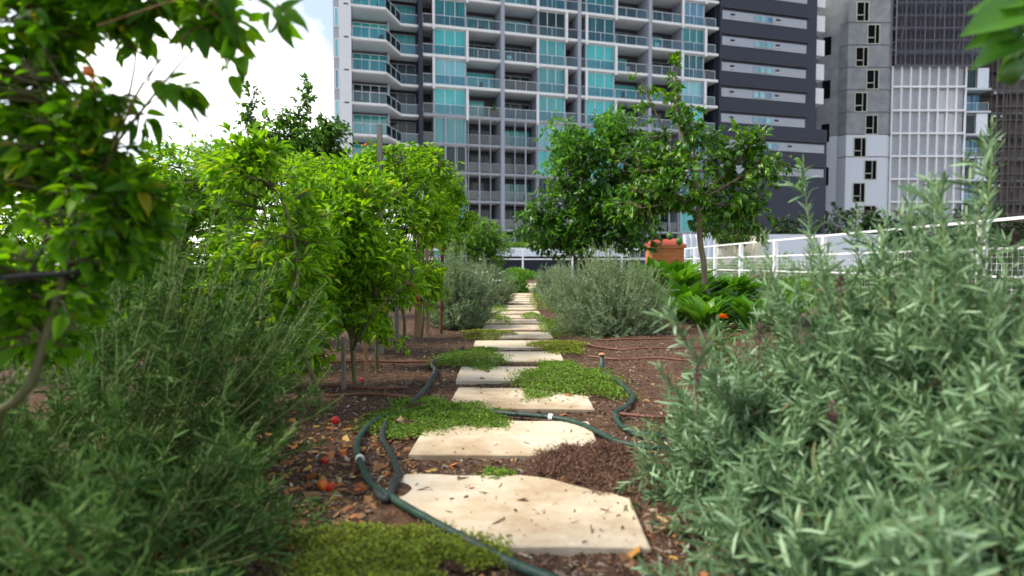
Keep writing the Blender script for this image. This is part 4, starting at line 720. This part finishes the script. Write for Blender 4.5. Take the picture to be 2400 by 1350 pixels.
def shoot(pts, Y, seed, ln=(.036, .062), n=12, t0=.45, r=.0016):
    g = np.random.default_rng(seed); c = curve([P(x, y, Y) for x, y in pts], 14); S_.tubes(c - off, np.linspace(r, r * .5, 14), 5); t = np.sort(g.uniform(t0, 1, n)) * 12.99; i0 = t.astype(int); p = c[i0] + (c[i0 + 1] - c[i0]) * (t - i0)[:, None]
    tg = unit(c[i0 + 1] - c[i0]); d = unit(tg * .6 + g.normal(0, .6, (n, 3)) + (0, 0, -.45)); spread(Lf, g, p - off, d, unit(np.array((0, -.5, .8)) + g.normal(0, .4, (n, 3))), g.uniform(*ln, n), .44, LEAFW)
shoot([(262, 350), (300, 270), (345, 190), (420, 200), (470, 235)], 1.06, 1, n=14, t0=.5); shoot([(262, 350), (330, 260), (400, 215), (440, 205)], 1.05, 2, n=6, t0=.85)
shoot([(262, 350), (330, 200), (400, 120), (470, 60), (520, 130), (560, 210)], 1.02, 3, n=11, t0=.5); shoot([(230, 60), (350, 20), (480, -20), (600, 0), (665, 45)], .98, 4, n=13, t0=.35); shoot([(400, -60), (470, 10), (540, 70), (575, 160)], 1.0, 5, n=7, t0=.4)
shoot([(345, 190), (390, 110), (430, 60), (480, 40)], 1.04, 6, n=9, t0=.4); shoot([(600, -60), (640, 0), (680, 30)], .97, 7, n=4, t0=.5); shoot([(480, -20), (515, 20), (560, 55)], .98, 9, n=7, t0=.5)
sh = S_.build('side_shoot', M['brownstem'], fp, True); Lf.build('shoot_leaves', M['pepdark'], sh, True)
tq = curve([P(-120, 655, .96), P(0, 651, .97), P(90, 645, 1.0), P(165, 640, 1.02), P(185, 636, 1.03), P(170, 655, 1.05), P(150, 640, 1.02)], 40); o = tag(MB().tubes(tq, .0045, 8, cap=True).build('black_tie', M['tie'], None, True), 'black rubber tie holding the foreground plant to the left', 'plant tie')
# citrus trees
CG = 'citrus trees in the garden'
woody_plant('lime_tree', 'lime tree with round green fruit and a bare slim trunk, right of the path', 'tree', gb(1648, 756), pxblobs(6.0, [(1500, 170, 1690, 320, .35), (1440, 290, 1760, 500, 1.1), (1450, 150, 1540, 250, .2), (1660, 290, 1850, 470, 1.0), (1600, 400, 1800, 560, .8), (1740, 330, 1880, 420, .7), (1450, 460, 1560, 545, .6), (1410, 320, 1580, 530, .9), (1440, 410, 1560, 550, 1.0), (1690, 470, 1850, 560, .8), (1560, 120, 1610, 230, .5)]), 71, M['citrus'], M['bark'], .034, .5, 680, 8, (.065, .115), .48, .25, LEAF, CG, trunk_name='trunk', leaf_name='crown', gap=-.12, gf=5.0, twig_r=.0025, limb_r=.016,
    trunk_pts=[np.array(gb(1648, 756)) - (0, 0, .02), P(1652, 640, 6.0), P(1640, 560, 6.0), P(1638, 480, 6.0), P(1625, 400, 6.0)], fruits=[(P(x, y, 5.7 + q), .034, 1.1) for x, y, q in ((1607, 345, 0), (1585, 404, 0), (1733, 362, .1), (1640, 368, .1), (1706, 385, .2), (1767, 460, .1), (1745, 465, 0), (1704, 505, 0), (1712, 530, .1), (1570, 553, 0), (1592, 565, -.1), (1825, 365, 0), (1875, 432, .1))], fruit_mat=M['fruit'], fruit_name='lime')
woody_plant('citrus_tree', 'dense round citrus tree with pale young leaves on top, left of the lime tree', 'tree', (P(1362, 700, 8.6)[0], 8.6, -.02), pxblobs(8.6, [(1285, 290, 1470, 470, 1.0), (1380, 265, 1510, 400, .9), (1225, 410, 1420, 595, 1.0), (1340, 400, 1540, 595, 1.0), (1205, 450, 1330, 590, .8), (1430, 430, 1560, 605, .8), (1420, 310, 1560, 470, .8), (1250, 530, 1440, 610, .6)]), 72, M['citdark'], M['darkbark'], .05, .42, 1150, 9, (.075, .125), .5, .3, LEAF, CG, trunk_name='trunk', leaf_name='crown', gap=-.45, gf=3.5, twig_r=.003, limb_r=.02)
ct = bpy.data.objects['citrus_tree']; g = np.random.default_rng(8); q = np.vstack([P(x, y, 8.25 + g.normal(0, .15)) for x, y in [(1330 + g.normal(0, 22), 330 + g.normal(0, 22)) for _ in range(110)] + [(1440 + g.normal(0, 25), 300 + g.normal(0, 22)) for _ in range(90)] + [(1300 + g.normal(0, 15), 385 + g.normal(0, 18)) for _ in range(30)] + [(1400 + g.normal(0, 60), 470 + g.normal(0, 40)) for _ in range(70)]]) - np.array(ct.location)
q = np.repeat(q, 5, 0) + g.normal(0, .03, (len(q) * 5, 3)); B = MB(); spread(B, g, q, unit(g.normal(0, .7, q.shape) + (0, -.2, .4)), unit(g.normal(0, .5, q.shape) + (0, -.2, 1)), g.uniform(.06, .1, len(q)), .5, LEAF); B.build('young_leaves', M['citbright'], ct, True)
woody_plant('citrus_tree', 'dark citrus tree against the sky behind the pepper plants', 'tree', (-2.35, 6.4, -.02), pxblobs(6.4, [(555, 190, 625, 310, .6), (690, 180, 745, 300, .6), (600, 245, 720, 360, .9), (720, 250, 825, 380, .8), (590, 280, 820, 440, .9), (700, 300, 830, 420, .7)]), 73, M['citrus'], M['darkbark'], .03, .5, 760, 8, (.05, .085), .48, .2, LEAF, CG, trunk_name='trunk', leaf_name='crown', gap=-.3, gf=5, twig_r=.0025, limb_r=.012)
# citrus branch from a tree just outside the frame on the right
nb = (1.35, 1.05, -.02); tp = [np.array(nb), np.array((1.36, 1.06, .5)), np.array((1.34, 1.04, 1.1)), np.array((1.28, 1.0, 1.5))]
nt_ = woody_plant('citrus_tree', 'citrus branch with big glossy leaves and a green fruit in the top right corner', 'tree', nb, [(np.array((1.40, 1.1, 1.35)), (.32, .3, .3), 1.0), (P(2470, -40, .98), (.12, .1, .08), .5)], 74, M['citrus'], M['bark'], .028, .5, 70, 7, (.07, .11), .5, .3, LEAFW, CG, trunk_pts=tp, trunk_name='trunk', leaf_name='crown', gap=-.4, limb_r=.009, fruits=[(P(2372, 168, .92), .0165, 1.2)], fruit_mat=M['fruit'])
S_ = MB(); Lf = MB(); off = np.array(nb); br = curve([(1.30, 1.02, 1.2), P(2560, 40, .95), P(2450, 60, .93), P(2390, 90, .92)], 14); S_.tubes(br - off, np.linspace(.006, .002, 14), 6)
big = [((2420, 20), (2262, 70), .1), ((2420, 5), (2290, 0), .2), ((2415, 60), (2262, 108), .5), ((2410, 80), (2300, 128), -.2), ((2400, 90), (2345, 190), .4), ((2430, 40), (2330, 20), -.5), ((2440, 120), (2392, 175), .1), ((2460, 0), (2380, -30), 0), ((2480, 60), (2390, 60), .6), ((2470, 110), (2400, 130), .3), ((2400, 75), (2310, 92), 1.1)]
for k, (a, c, ro) in enumerate(big):
    a3, c3_ = P(*a, .92), P(*c, .90 + .02 * (k % 3)); d = c3_ - a3; nn = np.array((ro * .6, -.85, .5)); Lf.leaves((a3 - off)[None], d[None], nn[None], np.linalg.norm(d), np.linalg.norm(d) * .5, LEAFW[k % 2]); S_.tubes(curve([br[8] , (br[8] + a3) / 2, a3], 5) - off, .0016, 5)
S_.build('branch', M['bark'], nt_, True); Lf.build('branch_leaves', M['citrus'], nt_, True)
# smaller plants
woody_plant('green_shrub', 'pale green feathery shrub left of the far end of the path', 'shrub', (P(1135, 650, 13)[0], 13, -.02), pxblobs(13, [(1060, 505, 1180, 600, 1.0), (1095, 530, 1210, 635, 1.0), (1040, 540, 1130, 640, .8)]), 75, M['shrub'], M['woody'], .03, .3, 620, 9, (.07, .12), .3, .2, LEAF2, gap=-.4, gf=3, twig_r=.003, limb_r=.012)
clump('green_bush', 'small bright green bush beside the bend of the path', 'shrub', (P(1207, 660, 12.5)[0], 12.5, .0), .28, .28, .30, 1800, (.05, .08), M['citbright'], 81)
clump('green_bush', 'low green bush at the far end of the path, before the railing', 'shrub', (P(1215, 640, 24)[0], 24, .0), .9, .6, .42, 1500, (.08, .14), M['shrub'], 82)
rosette('chard_plant', 'red stemmed chard with orange leaves beside the left lavender', (P(1130, 718, 8.3)[0], 8.3, -.01), 16, (.18, .30), 83, M['redchard'], .4, (30, 85), 'chard', stemmat=M['darkred'])
o = clump('flowering_plant', 'small plant with white flowers behind the red stemmed chard', 'plant', (P(1143, 700, 8.0)[0], 8.1, .0), .16, .16, .42, 700, (.03, .06), M['lavc'], 84); g = np.random.default_rng(4); n = 22; B = MB(); p = np.stack([g.normal(0, .09, n), g.normal(-.05, .06, n), g.uniform(.3, .5, n)], 1); spread(B, g, p, unit(g.normal(0, 1, (n, 3))), unit(g.normal(0, 1, (n, 3))), g.uniform(.02, .035, n), .7, LEAF2); B.build('flowers', M['white_flower'], o)
VG = 'leafy green vegetables in the right bed'
for k, (px, Y, lb, l) in enumerate([(1600, 6.0, 'large leafy green vegetable just right of the round lavender', (0.47, 0.67)), (1655, 5.3, 'leafy green vegetable beside the lime tree trunk', (0.34, 0.48)), (1700, 5.8, 'leafy green vegetable right of the lime tree trunk', (0.36, 0.52)), (1570, 7.2, 'leafy green vegetable behind the round lavender', (.74, .95)), (1640, 7.4, 'leafy green vegetable behind the lime tree trunk', (0.52, 0.73)), (1760, 5.2, 'leafy green vegetable half behind the lavender spikes', (0.34, 0.48)), (1840, 5.6, 'leafy green vegetable nearest the mesh railing', (0.36, 0.52)), (1720, 7.6, 'leafy green vegetable in the back of the right bed', (0.52, 0.69)), (1535, 7.9, 'tall leafy green vegetable in front of the orange box', (.78, .98))]):
    rosette('leafy_green', lb, (P(px, 700, Y)[0], Y, -.01), 55, l, 90 + k, M['chard'], .19, (50, 88), group=VG)
for k, (px, Y, lb) in enumerate([(1620, 10, 'pale low shrub along the railing behind the orange box'), (1760, 11, 'pale low shrub along the middle of the mesh railing'), (1900, 9.5, 'pale low shrub along the near part of the mesh railing')]): clump('low_shrub', lb, 'shrub', (P(px, 660, Y)[0], Y, 0), .8, .5, .40, 1700, (.05, .09), M['shrub'] if k != 1 else M['lavc'], 100 + k, group='low shrubs in front of the mesh railing')
for k, (Y, h_, lb, m) in enumerate([(13.2, .95, 'green shrub just outside the right railing, nearest part', 'shrub'), (15.8, .85, 'grey green shrub just outside the right railing by the second bay', 'lavc'), (18.4, 1.0, 'green shrub just outside the right railing near its middle', 'shrub'), (21.2, .9, 'low dark green shrub outside the right railing', 'citrus'), (24.2, 1.0, 'green shrub outside the right railing near its far corner', 'shrub'), (27.4, 1.0, 'green shrub at the far corner of the right railing', 'citrus')]): clump('low_shrub', lb, 'shrub', (8.12, Y, -.1), .42, 1.5, h_, 1900, (.07, .13), M[m], 130 + k, group='shrubs outside the right railing')
g = G(1692, 872); mg = empty('marigold', (g[0], g[1], -.01), 'single orange marigold flower behind the right lavender', 'flower'); rg = np.random.default_rng(6); hc = P(1693, 745, g[1]) - np.array((g[0], g[1], -.01)); n = 90
a = rg.uniform(0, 6.28, n); r = np.sqrt(rg.random(n)); B = MB(); B.leaves(hc + np.stack([np.cos(a) * .012 * r, np.sin(a) * .012 * r, .006 * (1 - r)], 1), np.stack([np.cos(a) * r, np.sin(a) * r - .15, 1.1 - r], 1), np.stack([np.cos(a) * .3, np.sin(a) * .3, np.ones(n)], 1), .022, .016, LEAF2[0]); B.build('flower_head', M['petal'], mg)
MB().tubes(curve([(0, 0, 0), (.01, 0, hc[2] * .5), hc], 8), .0022, 5).build('stem', M['chard'], mg); n = 160; p = np.stack([rg.normal(0, .035, n), rg.normal(0, .035, n), rg.uniform(.05, hc[2] - .03, n)], 1); B = MB(); spread(B, rg, p, unit(rg.normal(0, .6, (n, 3)) + (0, 0, .3)), unit(rg.normal(0, .4, (n, 3)) + (0, 0, 1)), rg.uniform(.03, .06, n), .3, LEAF); B.build('leaves', M['citdark'], mg)

# ------------------------------------------------------------------ stakes and orange box
def stake(label, px, ytop, Y, r, m, name='timber_stake', tilt=0, round_=False, ties=()):
    b0 = P(px, 700, Y); zt_ = P(px, ytop, Y)[2]; o = empty(name, (b0[0], Y, -.05), label, 'stake', 'stakes along the pepper row'); h = zt_ + .05; B = MB()
    if round_: B.tubes(np.array([(0, 0, 0), (tilt * .5, 0, h * .5), (tilt, 0, h)]), r, 10, cap=True)
    else: B.bar((0, 0, 0), (tilt, 0, h), r * 2, r * 1.3, up=(0, 1, 0))
    B.build('shaft', m, o)
    for z in ties:
        t = np.linspace(0, 2 * math.pi, 24); q = np.stack([tilt * z / h + .035 * np.cos(t), .03 * np.sin(t), z + .012 * np.sin(t * 2)], 1); MB().tubes(q, .0035, 6).build('tie', M['tie'], o, True)
    return o
stake('grey weathered stake standing higher than the pepper plants', 893, 292, 3.85, .016, M['greystake'])
stake('short thick timber stake at the end of the row, left one of two', 978, 560, 4.75, .026, M['timber'], tilt=.03); stake('slim timber stake right beside the thick one', 1002, 560, 4.95, .012, M['timber'])
stake('rusty iron stake with black ties beside the pale lavender', 1033, 580, 5.05, .014, M['rust'], 'iron_stake', .015, True, (.70, .60, .28)); stake('pale timber stake between the nearest pepper stems', 803, 790, 2.75, .009, M['greystake']); stake('greenish stake by the third pepper plant', 930, 690, 3.9, .013, M['greystake']); stake('timber stake tilted beside the second pepper plant', 862, 760, 3.2, .010, M['timber'], tilt=-.03, round_=True)
Yb = 9.2; xb = P(1557, 600, Yb)[0]; zt4 = P(1557, 560, Yb)[2]; ob = empty('orange_box', (xb, Yb, -.02), 'orange wooden box with a red lid standing behind the vegetables', 'box'); hw = 36 / F * Yb; B = MB(); B.box(-hw, hw, -hw, hw, 0, zt4 - .13)
ob_b = B.build('box_body', M['orange'], ob); MB().box(-hw - .025, hw + .025, -hw - .025, hw + .025, zt4 - .128, zt4 - .085).build('rim', M['orange'], ob)
V = [(-hw - .03, -hw - .03, zt4 - .083), (hw + .03, -hw - .03, zt4 - .083), (hw + .03, hw + .03, zt4 - .083), (-hw - .03, hw + .03, zt4 - .083), (-hw * .8, -hw * .3, zt4), (hw * .75, -hw * .3, zt4 + .02), (hw * .75, hw * .6, zt4 + .03), (-hw * .8, hw * .6, zt4)]; MB().add(V, BOXF).build('lid', M['redlid'], ob)
for x in (-hw * .6, hw * .55):
    for z in (.15, .4, .65): MB().box(x - .012, x + .012, -hw - .006, -hw + .002, z, z + .024).build('screw', M['darkmetal'], ob_b)
# trees far off at the foot of the buildings
FG = 'dark trees at the foot of the buildings'
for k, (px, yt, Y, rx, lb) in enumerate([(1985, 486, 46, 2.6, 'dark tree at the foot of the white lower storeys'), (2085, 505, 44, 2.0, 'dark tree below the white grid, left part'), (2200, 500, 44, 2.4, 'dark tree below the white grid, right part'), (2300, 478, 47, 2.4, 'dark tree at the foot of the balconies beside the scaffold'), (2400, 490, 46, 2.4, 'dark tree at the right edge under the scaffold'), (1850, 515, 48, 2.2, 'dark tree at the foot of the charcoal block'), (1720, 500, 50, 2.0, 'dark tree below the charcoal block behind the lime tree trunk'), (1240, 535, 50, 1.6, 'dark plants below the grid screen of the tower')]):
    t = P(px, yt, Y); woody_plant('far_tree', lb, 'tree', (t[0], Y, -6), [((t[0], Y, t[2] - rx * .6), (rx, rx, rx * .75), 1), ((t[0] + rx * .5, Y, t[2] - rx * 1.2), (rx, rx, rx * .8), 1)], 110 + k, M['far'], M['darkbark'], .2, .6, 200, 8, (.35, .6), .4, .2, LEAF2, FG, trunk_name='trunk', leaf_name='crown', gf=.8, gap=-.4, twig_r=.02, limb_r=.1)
